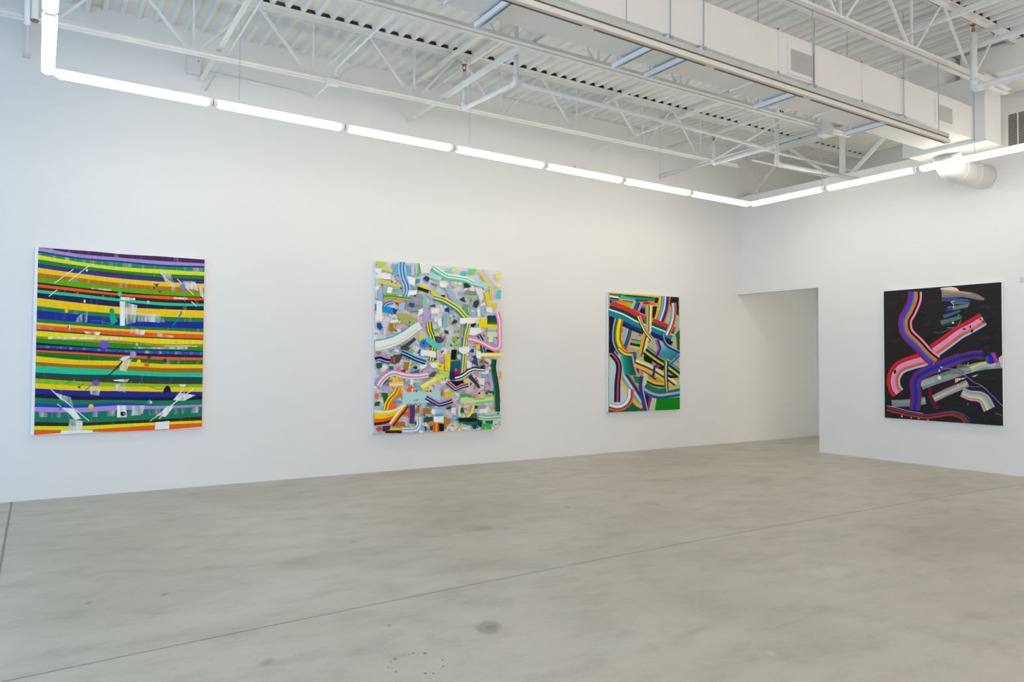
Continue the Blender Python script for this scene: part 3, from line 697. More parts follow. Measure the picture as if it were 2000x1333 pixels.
for (c_, v, wr), (_, v2, _) in zip(ST[:-1], ST[1:]):
    col = lin(c_); xs = [72+k*(2392-72)/28 for k in range(29)]; off = random.random()*40
    for x0_, x1_ in zip(xs[:-1], xs[1:]):
        ee = 1.5
        s4 = [(x0_, yrow(v, x0_)-ee), (x1_, yrow(v, x1_)-ee), (x1_, yrow(v2, x1_)+ee), (x0_, yrow(v2, x0_)+ee)]
        kk = 6.837*180
        p.quad([p.pt('A', *q) for q in s4], [col]*4, [(q[0]/kk+off, q[1]/kk) for q in s4], wr)
    p.n += 1
def wq(t, pts, wr=.4, c_=(226,232,230)): p.G(t, pts, c_, wr)
wq('A', [(60,40),(190,40),(150,140),(60,150)], .25); wq('A', [(300,1255),(1290,1262),(1290,1290),(300,1285)], .4, (236,228,200))
wq('B', [(95,780),(165,780),(165,1105),(95,1105)], .30); wq('B', [(165,790),(330,830),(310,1060),(180,1090)], .46); wq('B', [(330,930),(640,960),(700,1060),(330,1050)], .55)
wq('B', [(240,1130),(430,1170),(420,1230),(230,1210)], .5); wq('B', [(600,1200),(820,1240),(810,1265),(600,1250)], .5); wq('B', [(1150,590),(1200,560),(1215,740),(1170,700)], .35)
wq('B', [(640,370),(780,420),(840,600),(700,520)], .5); wq('B', [(880,500),(1100,520),(1150,640),(960,600)], .5); wq('B', [(100,715),(300,735),(300,765),(95,760)], .35); wq('B', [(820,725),(1000,735),(1000,752),(820,750)], .3)
wq('A', [(780,1180),(1000,1190),(980,1230),(800,1210)], .45); wq('A', [(880,595),(1150,620),(1140,640),(880,615)], .45); wq('A', [(700,980),(830,900),(820,1060),(650,1060)], .58)
wq('D', [(60,870),(180,870),(190,1030),(60,1030)], .28); wq('D', [(180,880),(430,870),(400,985),(200,1020)], .52); wq('D', [(575,1095),(760,1080),(750,1185),(560,1192)], .22)
wq('D', [(810,800),(900,700),(1110,735),(950,810)], .38); wq('D', [(600,1010),(730,880),(830,880),(700,1025)], .35); wq('D', [(100,270),(260,250),(180,420),(90,400)], .42, (236,228,190)); wq('D', [(280,90),(1000,90),(1000,118),(300,112)], .5)
wq('D', [(700,70),(1130,75),(1130,84),(700,82)], .3); wq('D', [(10,525),(220,520),(190,560),(10,545)], .35); wq('D', [(890,590),(980,590),(960,620),(900,615)], .3); wq('D', [(0,590),(180,580),(170,700),(60,680)], .6)
wq('C', [(360,690),(600,760),(640,880),(480,800)], .5); wq('C', [(500,900),(640,915),(740,1050),(660,1062)], .28); wq('C', [(480,1205),(900,1200),(880,1250),(450,1262)], .12); wq('C', [(860,620),(1000,650),(980,740),(860,720)], .55); wq('C', [(590,1050),(760,1080),(760,1200),(560,1210)], .52)
for t, pts in (('A', [(640,350),(380,540)]), ('A', [(850,300),(580,510)]), ('A', [(420,625),(310,715)]), ('B', [(640,400),(820,590)]), ('B', [(860,480),(1080,690)]), ('B', [(1050,780),(1120,845)]),
               ('C', [(340,660),(850,1080)]), ('C', [(420,850),(690,1050)]), ('D', [(1090,640),(500,1080)]), ('D', [(950,650),(810,800)]), ('D', [(960,700),(620,1050)])):
    p.R(t, pts, (11, (222,228,226)), wear=.25)
p.D('C', 1050, 60, 74, (100,82,186), 48); p.D('C', 940, 572, 50, (100,80,186), 42); p.R('C', [(890,590),(790,675)], (12, (120,95,185))); p.D('D', 275, 190, 42, (168,138,202)); p.D('D', 457, 324, 32, (240,92,14)); p.D('D', 350, 278, 26, (238,214,40), 22)
p.G('D', [(670,690),(690,640),(727,602),(765,625),(780,690)], (16,18,34)); p.R('D', [(670,650),(590,650),(480,610)], (5, (20,20,30))); p.D('C', 873, 884, 36, (240,190,10), 32); p.D('D', 137, 982, 38, (16,18,34), 30); p.D('D', 150, 985, 9, (200,210,220))
p.G('A', [(1125,870),(1180,885),(1190,960),(1230,1045),(1150,1100),(1120,1000),(1140,950)], (0,160,124)); p.D('A', 1150, 905, 30, (0,140,108)); p.R('A', [(1150,1095),(1020,1050),(880,1035)], (6, (40,150,150)))
p.D('B', 935, 582, 37, (84,134,204)); p.R('B', [(940,620),(955,690),(965,780)], (8, (90,140,205))); p.R('B', [(918,915),(888,995)], (22, (70,120,205))); p.R('B', [(888,995),(790,1110)], (5, (90,140,205)))
p.G('B', [(540,538),(580,552),(622,538),(588,582)], (18,34,44)); p.D('B', 552, 600, 12, (30,60,80)); p.D('B', 95, 680, 30, (60,190,150)); p.D('B', 770, 520, 16, (240,190,10)); p.D('B', 475, 790, 20, (190,200,190)); p.D('B', 610, 1035, 28, (80,160,205)); p.D('B', 630, 648, 20, (10,80,60), 12)
p.D('D', 695, 270, 27, (6,62,84)); p.D('D', 490, 825, 36, (30,150,165), 28); p.D('D', 512, 828, 15, (228,232,232)); p.G('D', [(85,265),(130,225),(225,208),(235,235),(150,270)], (205,215,205)); p.R('D', [(130,280),(60,370),(0,410)], (16, (28,52,48))); p.R('C', [(1290,280),(1220,360),(1130,450),(1020,525)], (15, (24,48,50)))
p.D('A', 548, 905, 26, (236,192,10)); p.D('A', 788, 778, 14, (236,214,150), 24); p.D('A', 582, 1120, 14, (235,235,235), 26); p.D('A', 572, 1122, 8, (24,28,30), 18); p.D('A', 818, 366, 15, (228,232,232)); p.D('A', 695, 672, 15, (240,84,20)); p.D('A', 1035, 708, 16, (30,150,110))
p.D('C', 715, 625, 16, (60,60,90)); p.R('C', [(720,615),(790,580)], (6, (90,90,120))); p.R('C', [(545,578),(660,525)], (14, (40,160,20))); p.R('C', [(450,940),(520,840)], (10, (20,60,60))); p.D('D', 325, 55, 16, (235,200,10), 24); p.D('D', 352, 50, 12, (20,130,160), 24); p.D('D', 485, 228, 26, (14,50,90), 18)
p.finish()
# ---------------- painting 2: dense mosaic of small strokes
pk = (222,132,176); lb = (160,176,222); tl = (0,124,165); lm = (118,188,36)
p = Painting([(733,508),(979,529),(975,838),(727,850)], 'left', 'tall pale painting crowded with small multicoloured strokes and ribbons', (216,214,222))
rs = random.Random(5); PALE = [(236,238,236),(232,236,232),(240,240,238),(226,230,226),(228,230,228),(222,226,222),(232,234,230),(175,180,190),(236,238,236),(190,205,205),(165,180,215),(205,215,180),(185,165,200),(215,215,215),(160,200,195),(200,190,200)]
for k in range(950):
    t = rs.choice('abcdef'); x = rs.uniform(100, 1240); y = rs.uniform(120, 1260); w_ = rs.uniform(50, 160); h_ = rs.uniform(30, 100); a = rs.uniform(0, 3.14)
    if t in 'bd' and x > 1000 or t == 'b' and y < 500: continue
    ca, sa = math.cos(a), math.sin(a)
    p.G(t, [(x+u*w_/2*ca-v*h_/2*sa, y+u*w_/2*sa+v*h_/2*ca) for u, v in ((-1,-1),(1,-1),(1,1),(-1,1))], rs.choice(PALE), rs.choice([0, .25, .35]))
SM = [(40,42,60),(70,66,78),(0,90,80),(120,188,36),(30,80,150),(170,118,30),(235,205,20),(240,100,30),(220,135,178),(100,60,110),(20,20,30),(110,170,205),(90,150,130)]
for k in range(200):
    t = rs.choice('acddeefc'); x = rs.uniform(300, 1240); y = rs.uniform(500, 1240) if t in 'ac' else rs.uniform(150, 1150); w_ = rs.uniform(14, 60); h_ = rs.uniform(10, 30); a = rs.uniform(0, 3.14)
    if t in 'd' and x > 1100: continue
    ca, sa = math.cos(a), math.sin(a)
    p.G(t, [(x+u*w_/2*ca-v*h_/2*sa, y+u*w_/2*sa+v*h_/2*ca) for u, v in ((-1,-1),(1,-1),(1,1),(-1,1))], rs.choice(SM), rs.choice([0, .25, .35]))
def G(t, c_, *pts, wr=0): p.G(t, list(pts), c_, wr)
# upper left
G('a',(150,145,152),(700,720),(960,690),(1000,950),(800,1050),(650,990),wr=.3); G('a',(186,198,84),(130,105),(290,120),(295,190),(140,215)); p.R('a',[(235,235),(425,285)],(74,(192,204,100)))
G('a',(85,176,214),(440,165),(535,160),(550,360),(440,340)); G('a',(85,176,214),(670,175),(735,180),(765,370),(680,380)); p.R('a',[(607,115),(600,260),(630,420),(685,560),(688,680),(650,760)],[(-70,70,(172,184,226)),(16,42,tl),(-41,-14,tl)])
G('a',(200,180,216),(765,130),(850,135),(830,370),(765,360)); G('a',[(190,220,190),(40,180,60),(40,180,60),(60,180,60),(190,220,190)],(850,135),(925,140),(915,350),(870,400),(850,370)); G('a',(224,224,222),(925,150),(1180,180),(1100,330),(960,330),wr=.1)
p.R('a',[(1100,340),(1333,430)],(120,(166,216,202)),wear=.3); G('a',(228,228,230),(150,310),(400,340),(390,450),(140,420)); p.R('a',[(160,470),(400,520),(590,580)],(80,(196,202,92)),wear=.2); G('a',(150,176,166),(250,520),(590,600),(600,720),(250,710),wr=.3)
G('a',W_,(340,580),(430,600),(400,700),(320,690)); p.D('a',492,515,20,(226,120,60)); p.D('a',478,398,14,(70,80,40)); p.D('a',412,490,14,(70,40,30)); p.D('a',575,605,12,(50,40,20),20); G('a',(150,172,216),(150,625),(245,620),(245,830),(150,835))
p.R('a',[(265,765),(420,765),(600,790),(760,808)],[(-45,-35,(226,160,90)),(-35,10,(20,165,45)),(10,30,(200,200,70))],taper=(1,.6)); p.R('a',[(265,830),(440,835),(620,855)],(60,(245,150,50)),taper=(1,.6))
p.R('a',[(270,960),(320,900),(440,870)],[(-50,50,(168,182,226)),(-42,-18,tl),(5,30,tl)]); G('a',(20,134,214),(230,940),(435,965),(430,1080),(235,1050)); G('a',(20,66,130),(435,970),(515,1010),(480,1090),(430,1075)); p.D('a',452,915,15,(225,210,40))
G('a',(230,230,226),(122,840),(232,845),(232,1215),(118,1220)); G('a',(20,60,140),(106,900),(122,905),(122,1030),(106,1025)); G('a',(24,66,150),(135,1250),(205,1250),(215,1333),(140,1333)); G('a',(165,182,226),(545,890),(660,870),(625,1030),(530,1010))
G('a',(164,168,96),(545,1070),(700,1080),(890,1180),(800,1320),(600,1250),(520,1140)); p.D('a',740,1240,14,(40,40,40)); p.D('a',555,1232,24,(236,212,30)); p.D('a',630,1300,20,(236,200,60)); G('a',(30,80,150),(740,870),(830,885),(820,960),(770,970),(725,920))
p.R('a',[(1025,700),(1025,985)],(78,(132,192,180))); p.D('a',860,820,40,(110,170,190)); p.D('a',840,745,22,(20,26,84)); G('a',(16,66,130),(1040,370),(1120,420),(1075,490),(990,430)); p.R('a',[(900,575),(1105,645)],[(-42,0,(216,206,0)),(0,58,(58,24,20))])
G('a',(60,145,180),(835,430),(935,430),(930,500),(850,520)); G('a',(90,165,205),(800,590),(890,570),(880,640),(810,630)); G('a',(128,124,132),(1130,495),(1260,540),(1250,580),(1140,550)); p.D('a',1270,640,48,(152,212,192)); G('a',(206,206,80),(1180,620),(1250,700),(1200,745),(1130,700))
G('a',W_,(700,380),(850,430),(830,560),(740,530)); G('a',W_,(720,650),(880,640),(860,730),(700,740)); p.D('a',1105,985,18,(204,78,40)); p.R('a',[(1060,1000),(1035,1330)],(120,(182,156,210))); p.R('a',[(770,1050),(915,1035)],(18,(0,150,80)))
p.D('a',870,1155,26,pk); p.D('a',925,1172,14,(110,190,40)); p.D('a',1172,1130,42,(170,190,226)); p.D('a',1162,1120,16,(200,212,80)); G('a',(70,80,110),(1100,940),(1210,900),(1230,960),(1130,960)); G('a',W_,(1130,990),(1290,980),(1280,1080),(1150,1080)); G('a',W_,(1260,1180),(1333,1170),(1333,1320),(1270,1300))
# upper right
p.R('b',[(-60,228),(60,310),(200,390),(380,420),(560,455),(680,520)],[(-58,-30,W_),(-30,-6,(80,206,156)),(-6,14,W_),(14,46,(96,212,162))]); G('b',(132,206,206),(180,240),(265,250),(260,330),(180,320)); G('b',(202,222,132),(280,200),(370,210),(340,290),(285,310))
G('b',(70,196,202),(455,295),(550,290),(550,385),(455,370)); G('b',(110,210,110),(590,250),(740,250),(730,330),(590,340),wr=.25); p.R('b',[(700,490),(850,530),(950,590)],(110,(166,216,202)),wear=.12)
p.R('b',[(820,280),(905,420),(1000,540),(1035,650),(1010,780)],[(-52,-28,(166,182,240)),(-28,-4,(240,202,30)),(-4,16,(166,182,240)),(16,42,(240,202,30))]); G('b',(236,222,90),(1060,360),(1200,310),(1160,460),(1100,420),(1090,350)); G('b',(236,226,110),(1100,540),(1200,520),(1190,585),(1120,580))
G('b',(76,196,192),(1130,640),(1200,640),(1195,800),(1125,800)); G('b',(42,56,54),(505,520),(560,510),(640,570),(600,600),(510,600)); p.R('b',[(530,695),(735,722)],[(-55,0,(152,124,140)),(0,30,(130,140,120)),(30,78,(140,196,126))]); G('b',(60,60,70),(420,820),(510,765),(550,880),(500,860))
p.D('b',635,842,19,(206,80,40)); G('b',(150,176,216),(380,700),(430,650),(455,740),(390,755)); p.R('b',[(190,580),(270,740),(420,920)],(88,(152,178,206))); p.R('b',[(925,680),(955,830),(985,945)],(72,(226,206,10))); G('b',(226,202,10),(1045,880),(1125,880),(1120,980),(1050,970))
G('b',(218,216,220),(700,580),(850,620),(880,760),(820,900),(780,760)); G('b',(44,62,58),(690,860),(770,810),(790,900),(740,980),(680,940)); G('b',(100,150,130),(490,890),(620,930),(620,1110),(500,1080)); p.R('b',[(592,950),(604,1065)],(16,(226,222,60)))
G('b',(150,176,216),(640,1040),(740,1040),(740,1135),(640,1130)); G('b',(150,176,216),(820,950),(900,930),(925,1120),(850,1120)); G('b',(226,230,212),(750,1000),(810,990),(820,1130),(760,1130)); G('b',(40,46,90),(50,760),(100,730),(160,730),(160,780),(60,780))
G('b',(228,230,226),(60,480),(200,480),(200,570),(150,600),(60,570)); G('b',(120,190,36),(285,545),(310,560),(320,620),(295,600)); G('b',(228,230,226),(920,950),(1040,960),(1030,1060),(930,1050)); G('b',(10,60,126),(150,980),(235,960),(235,1050),(170,1040)); G('b',(140,170,205),(250,1040),(350,1000),(340,1080),(260,1090))
p.R('b',[(-60,775),(100,822),(220,882),(380,985),(500,1110),(545,1170)],[(-58,-30,(240,216,20)),(-30,-6,(0,130,150)),(-6,24,(240,216,20)),(24,50,(0,126,162))]); G('b',(232,235,232),(435,1160),(740,1150),(720,1265),(430,1270)); G('b',(210,226,140),(740,1140),(810,1150),(800,1270),(735,1270)); G('b',(236,206,10),(820,1170),(940,1180),(945,1345),(780,1333))
p.R('b',[(945,1200),(1128,1200)],[(-88,-20,(12,60,94)),(-20,40,(14,84,56)),(40,78,(80,112,30)),(78,150,(236,206,20)),(150,170,(180,200,190)),(170,215,(150,176,216)),(215,240,(200,216,190)),(240,310,(208,224,166))]); G('b',(54,58,70),(265,1280),(330,1180),(390,1210),(380,1250)); p.D('b',325,1132,22,(70,156,190)); p.R('b',[(160,1080),(170,1330)],(80,(140,178,192)))
# middle left
G('c',(196,202,210),(240,100),(350,80),(300,350),(260,360)); G('c',(24,70,156),(140,110),(200,100),(240,200),(190,250),(135,190)); G('c',(166,116,30),(370,115),(490,120),(470,265),(360,260)); p.R('c',[(455,120),(450,210)],(18,(230,200,30))); p.D('c',470,250,20,(180,90,20)); G('c',(228,228,226),(385,60),(520,40),(490,110),(380,100))
G('c',pk,(600,140),(645,180),(620,250),(595,240)); p.R('c',[(92,510),(250,488),(450,430),(650,322),(820,195),(930,130)],[(-88,-66,(40,180,176)),(-66,60,(226,230,228)),(60,72,(192,200,104)),(72,118,(218,228,226))],taper=(1,.75)); p.R('c',[(845,395),(720,500),(600,570)],(62,(66,62,72)),wear=.12)
G('c',(70,64,74),(560,560),(720,540),(700,620),(600,640)); G('c',(80,160,206),(370,600),(460,590),(400,670),(365,640)); G('c',(166,116,30),(110,640),(215,640),(205,695),(125,690)); p.R('c',[(280,640),(250,715)],(52,(186,162,216)))
p.R('c',[(92,772),(190,750),(290,785),(385,800)],[(-58,-20,(164,150,214)),(-20,22,(12,15,36)),(22,48,(166,150,216)),(48,62,(12,15,36))]); G('c',(72,68,74),(450,700),(620,690),(560,820),(470,880),(390,850)); G('c',(122,70,40),(385,730),(490,720),(480,850),(400,830)); p.R('c',[(440,730),(455,860)],(8,(230,170,30))); G('c',(0,94,74),(115,850),(225,850),(225,935),(130,955)); G('c',(15,114,140),(360,900),(440,920),(440,980),(345,990))
p.R('c',[(590,645),(700,690),(850,765),(1040,832)],[(-46,-22,(100,176,226)),(-22,0,(12,18,46)),(0,28,(100,176,226)),(28,54,(12,18,46))]); G('c',lm,(720,595),(825,605),(810,660),(735,640)); G('c',(236,200,20),(915,300),(975,300),(970,420),(915,460)); p.D('c',1000,490,68,(20,124,216),82); p.D('c',1000,490,20,(15,40,122)); p.R('c',[(935,600),(900,680)],(34,(16,84,130)))
p.R('c',[(1095,90),(1110,230),(1170,400),(1192,560),(1165,680),(1150,810)],[(-52,-34,(14,44,48)),(-34,-8,(226,226,20)),(-8,12,(10,44,50)),(12,40,(226,226,20)),(40,54,(10,60,70))]); p.R('c',[(1070,400),(1190,495),(1310,570)],(112,(80,196,192))); p.R('c',[(945,660),(1090,670),(1235,705)],(112,(232,234,232))); p.R('c',[(1240,640),(1228,790)],(12,(0,90,70))); p.D('c',1228,782,18,(0,90,70))
G('c',lm,(1240,200),(1310,200),(1290,290),(1225,270)); p.D('c',1318,335,22,(226,80,40)); G('c',(166,116,26),(640,840),(740,830),(700,990),(620,960)); G('c',(240,216,20),(735,870),(762,930),(720,960)); p.D('c',523,965,20,(236,90,40)); G('c',(126,38,48),(585,975),(670,980),(660,1025),(600,1030)); G('c',(50,48,56),(800,920),(870,905),(890,960),(830,970)); G('c',(44,108,130),(730,1025),(920,970),(920,1040),(760,1040))
p.R('c',[(990,1010),(1130,970)],(60,(182,160,216))); G('c',W_,(1100,850),(1290,840),(1270,930),(1160,950)); G('c',(66,60,64),(1195,355),(1333,370),(1333,470),(1250,480)); G('c',(200,186,190),(1200,300),(1300,300),(1290,350),(1200,350)); p.D('c',1255,822,28,(238,206,60),18)
p.R('c',[(150,1280),(240,1150),(350,1060),(460,1032),(600,1070),(760,1092),(920,1090),(1085,1062)],[(-55,-28,(214,134,180)),(-28,2,(230,230,234)),(2,32,(214,134,180)),(32,56,(202,222,218))]); G('c',(90,80,76),(1085,1110),(1160,1020),(1250,1010),(1190,1110)); G('c',(226,216,20),(1250,870),(1380,870),(1370,1000),(1250,965)); p.D('c',1303,912,14,(40,40,20))
# lower left
p.R('e',[(250,300),(372,168)],(20,(0,84,86))); G('e',(240,160,20),(430,180),(620,190),(625,260),(430,250)); p.R('e',[(435,150),(452,255)],(38,(240,216,10))); p.R('e',[(490,150),(520,250)],(34,(240,216,10))); G('e',(166,114,24),(330,220),(410,215),(390,330),(325,335))
p.R('e',[(360,308),(622,292)],[(-48,-15,(240,190,150)),(-15,15,(236,226,216)),(15,46,(245,176,122))]); G('e',(180,156,214),(235,330),(340,330),(330,410),(230,400)); G('e',(240,104,34),(370,620),(525,690),(480,740),(345,755)); G('e',(238,200,10),(560,355),(625,350),(625,420),(570,420)); G('e',(240,98,24),(530,470),(600,470),(595,545),(530,520))
G('e',(28,94,44),(220,450),(340,460),(330,600),(270,680)); G('e',(32,94,50),(100,620),(190,610),(180,690),(80,700)); G('e',(244,108,26),(100,460),(160,460),(155,570),(100,565))
p.R('e',[(512,355),(470,460),(380,550),(318,650),(290,765)],[(-75,-45,(240,110,30)),(-45,-15,(244,206,10)),(-15,8,(148,70,30)),(8,42,(240,216,10))]); G('e',(240,98,24),(690,400),(730,335),(790,350),(840,430),(780,438),(680,432)); G('e',(232,228,220),(775,380),(800,370),(800,430),(775,430))
p.R('e',[(955,352),(1100,272),(1250,180)],[(-46,-16,(230,226,80)),(-16,10,(232,232,200)),(10,46,(230,226,80))]); p.R('e',[(1250,110),(1320,250)],(60,(230,224,90))); G('e',(166,212,214),(605,445),(1310,418),(1300,600),(1000,650),(600,662)); G('e',(166,120,150),(800,585),(900,575),(890,598),(820,600),wr=.2); G('e',(100,150,206),(450,590),(590,600),(590,640),(470,650),wr=.15); G('e',(115,170,210),(840,260),(900,260),(930,380),(860,370)); G('e',(120,168,190),(680,230),(735,230),(715,320),(680,310)); G('e',W_,(750,190),(800,190),(800,310),(750,310))
G('e',(246,194,10),(1000,375),(1160,370),(1155,415),(985,415)); p.D('e',1128,420,16,(24,24,24)); p.D('e',876,470,16,(220,206,60)); G('e',(60,115,130),(1060,660),(1180,610),(1230,690),(1080,710),wr=.1)
p.R('e',[(1042,528),(1150,590),(1290,665),(1390,640),(1530,590)],[(-50,-22,(176,156,216)),(-22,0,(22,20,46)),(0,25,(176,156,216)),(25,50,(22,20,46))],sm=False)
p.R('e',[(78,882),(250,880),(400,850),(550,785),(640,690)],[(-112,-62,(230,230,228)),(-62,55,(238,206,10)),(55,125,(240,94,20)),(125,180,(72,28,24))],taper=(1,.42)); p.R('e',[(300,880),(420,855),(490,850)],(6,(120,80,20)))
p.R('e',[(695,685),(600,800),(500,930),(405,1055)],[(-42,-8,(110,40,20)),(-8,18,(240,120,20)),(18,35,(240,200,20)),(35,66,(232,230,226))]); G('e',(240,88,24),(650,810),(730,800),(725,885),(620,880)); p.R('e',[(782,680),(792,850),(772,1025)],(100,(84,50,110)),taper=(1,.8)); G('e',(166,114,20),(850,730),(920,720),(920,830),(860,830)); G('e',(166,114,20),(985,745),(1115,740),(1115,840),(985,845))
G('e',(172,108,40),(500,990),(650,990),(655,1080),(470,1090)); p.R('e',[(595,1147),(740,1147),(860,1125),(912,1050),(915,900)],[(-50,-25,(232,218,192)),(-25,0,(130,162,216)),(0,25,(232,234,236)),(25,50,(160,186,226))]); G('e',(58,34,20),(290,1110),(590,1110),(590,1202),(285,1202)); G('e',(214,196,20),(290,1105),(570,1105),(565,1145),(295,1148)); G('e',(240,170,40),(545,1105),(590,1105),(590,1150),(550,1150))
G('e',(88,24,74),(230,1070),(380,1060),(375,1130),(240,1175)); G('e',(170,90,30),(120,1100),(180,1070),(230,1120),(170,1175),(130,1150)); G('e',(0,90,66),(1010,910),(1165,895),(1165,970),(990,1005)); G('e',(246,110,30),(1070,1000),(1180,985),(1180,1040),(1090,1060)); p.R('e',[(1230,1010),(1230,1182)],[(-55,-20,(190,80,10)),(-20,10,(246,166,10)),(10,55,(240,84,15))]); G('e',(14,18,24),(1285,1020),(1372,1030),(1372,1165),(1285,1165))
G('e',W_,(1180,890),(1370,880),(1370,1000),(1190,1000)); G('e',(40,186,176),(1200,868),(1360,848),(1360,890),(1210,890)); G('e',(0,86,66),(1115,1070),(1170,1060),(1165,1150),(1115,1150)); G('e',(0,80,60),(1010,1080),(1050,1070),(1050,1165),(1030,1160)); G('e',(238,92,40),(930,840),(1020,850),(975,872)); p.D('e',965,1115,20,(80,170,205),36); G('e',(0,120,80),(830,985),(855,990),(850,1060),(830,1040)); p.D('e',962,700,20,(140,180,215),30); G('e',(165,185,225),(1220,760),(1370,750),(1370,840),(1220,840)); G('e',W_,(1140,755),(1220,755),(1215,850),(1150,850))
# right half, middle and bottom
for c_, q in ((lm,[(450,190),(520,200),(510,290),(455,300)]),(lm,[(290,370),(380,350),(370,450),(310,450)]),((0,138,60),[(240,540),(270,480),(302,550)]),(lm,[(320,250),(370,240),(365,310),(330,310)]),((14,88,74),[(140,230),(215,260),(215,320),(140,290)]),((74,74,82),[(0,370),(150,400),(120,460),(0,470)]),(lm,[(330,510),(420,490),(400,550),(335,550)]),((0,150,80),[(380,650),(410,620),(440,680),(375,705)])): G('d',c_,*q)
p.D('d',80,335,19,(240,84,40)); p.D('d',152,378,16,(206,80,50)); p.R('d',[(200,680),(200,995)],[(-55,-10,(226,220,10)),(-10,48,(240,196,20))]); p.R('d',[(130,620),(85,660)],(30,(150,60,130))); G('d',(18,15,15),(275,605),(375,605),(355,795),(265,790)); G('d',(20,82,110),(255,830),(450,850),(440,1080),(245,1130)); G('d',(0,110,70),(270,820),(430,800),(440,860),(260,850),wr=.2)
G('d',(140,30,96),(340,940),(435,935),(430,1080),(340,1100)); G('d',(30,36,82),(245,1010),(335,1010),(335,1165),(245,1160)); p.D('d',358,975,18,(190,140,40),30); G('d',W_,(620,200),(820,190),(820,290),(700,340),(600,330)); G('d',(30,20,60),(640,130),(730,110),(690,190),(640,180),wr=.3)
p.R('d',[(585,120),(548,260),(518,420),(500,570)],[(-50,-30,(240,216,20)),(-30,-12,(0,124,140)),(-12,18,(240,206,20)),(18,46,(40,130,170))]); p.R('d',[(505,680),(492,860),(475,1062)],[(-50,-28,(226,216,20)),(-28,-10,(0,120,130)),(-10,18,(240,210,20)),(18,44,(40,126,180))]); G('d',(234,236,236),(410,560),(610,540),(610,640),(500,690),(410,630)); G('d',pk,(440,310),(490,290),(490,380),(450,380))
G('d',(236,200,20),(725,500),(810,510),(800,600),(730,590)); G('d',(236,220,80),(720,375),(790,375),(780,420),(730,410)); p.R('d',[(785,335),(845,440),(860,560),(885,665)],[(-50,-30,(110,176,216)),(-30,-5,(30,20,42)),(-5,20,(110,176,216)),(20,46,(56,20,50))]); p.D('d',880,342,27,(240,90,30)); G('d',(20,15,26),(920,600),(1000,610),(1070,660),(920,665)); G('d',(70,170,40),(1060,650),(1150,620),(1180,660),(1070,670))
p.R('d',[(585,400),(720,430),(850,480),(980,550),(1080,590),(1150,570),(1175,480),(1170,300),(1165,80),(1120,-90)],[(-46,46,(224,134,176)),(-12,12,(238,228,238))]); p.R('d',[(1218,480),(1215,200),(1205,0)],(26,(168,184,228))); G('d',(215,220,190),(970,345),(1050,345),(1040,470),(960,470)); G('d',(160,180,220),(1050,370),(1120,410),(1120,520),(1050,490))
p.R('d',[(818,702),(1212,698)],[(-42,-18,(240,200,10)),(-18,15,(236,238,232)),(15,42,(240,200,10))]); G('d',(72,62,72),(660,720),(740,710),(775,920),(740,910)); G('d',(18,74,140),(670,790),(740,820),(740,895),(655,850)); G('d',(118,94,30),(790,840),(850,780),(915,830),(870,870)); p.D('d',862,835,14,(240,140,20),22); G('d',W_,(730,620),(820,640),(820,770),(740,760)); G('d',(228,225,222),(550,790),(650,850),(640,960),(560,950)); G('d',(30,60,130),(640,590),(690,590),(690,660),(640,660),wr=.2)
G('f',(176,162,226),(955,100),(1000,60),(1060,380),(1000,380)); p.R('f',[(1065,-170),(1055,0),(1080,150),(1118,400),(1125,600),(1130,800)],[(-46,-22,(24,20,44)),(-22,-2,(0,108,60)),(-2,12,(14,40,40)),(12,42,(0,104,56))]); G('f',(200,215,225),(820,40),(970,20),(970,100),(840,110)); G('f',pk,(890,-70),(960,-80),(960,-10),(930,10)); G('f',(0,70,60),(800,-30),(870,-75),(900,-20),(820,0))
p.R('f',[(342,180),(470,140),(600,50),(700,15),(800,25),(900,30)],[(-46,-18,(22,18,46)),(-18,12,(236,238,238)),(12,36,(24,26,72)),(36,52,(220,224,230))],taper=(1,.8)); G('f',(18,12,15),(240,225),(345,240),(480,225),(505,272),(360,335),(300,300)); p.R('f',[(195,250),(350,385),(470,330),(585,300)],[(-46,-22,(230,136,180)),(-22,-2,(0,74,66)),(-2,20,(230,140,186)),(20,44,(0,74,66))],sm=False)
G('f',(240,200,10),(500,190),(565,180),(570,270),(510,275)); p.R('f',[(610,140),(700,240),(800,365)],(66,(58,50,52)),taper=(1.2,.6)); G('f',(250,166,20),(1160,65),(1200,65),(1200,185),(1160,180)); G('f',(190,214,90),(50,50),(230,70),(220,190),(50,130)); p.R('f',[(50,90),(220,110)],(14,(120,205,110))); p.R('f',[(0,170),(150,150)],(60,(226,220,70)))
for q in ([(740,110),(800,110),(790,165),(740,160)],[(910,340),(990,320),(985,400),(910,410),(890,390)],[(690,420),(750,420),(750,510),(700,525)],[(830,380),(860,385),(860,450),(835,440)],[(515,405),(565,410),(560,460),(515,470)],[(620,440),(690,430),(690,480),(640,475)]): G('f',(228,136,186),*q)
p.D('f',672,437,18,(240,190,20)); G('f',(226,206,20),(780,480),(835,475),(835,550),(785,555)); p.D('f',700,368,18,(240,90,30)); p.D('f',742,225,13,(20,20,30)); p.D('f',788,458,18,(20,20,30)); p.D('f',675,110,20,(235,200,20)); G('f',(20,112,60),(950,400),(1070,430),(1065,490),(945,470)); G('f',(210,206,20),(945,455),(1040,470),(1030,495),(950,490)); G('f',(138,122,114),(940,230),(1000,280),(960,305),(920,250)); G('f',(228,222,220),(770,190),(890,180),(880,310),(780,290))
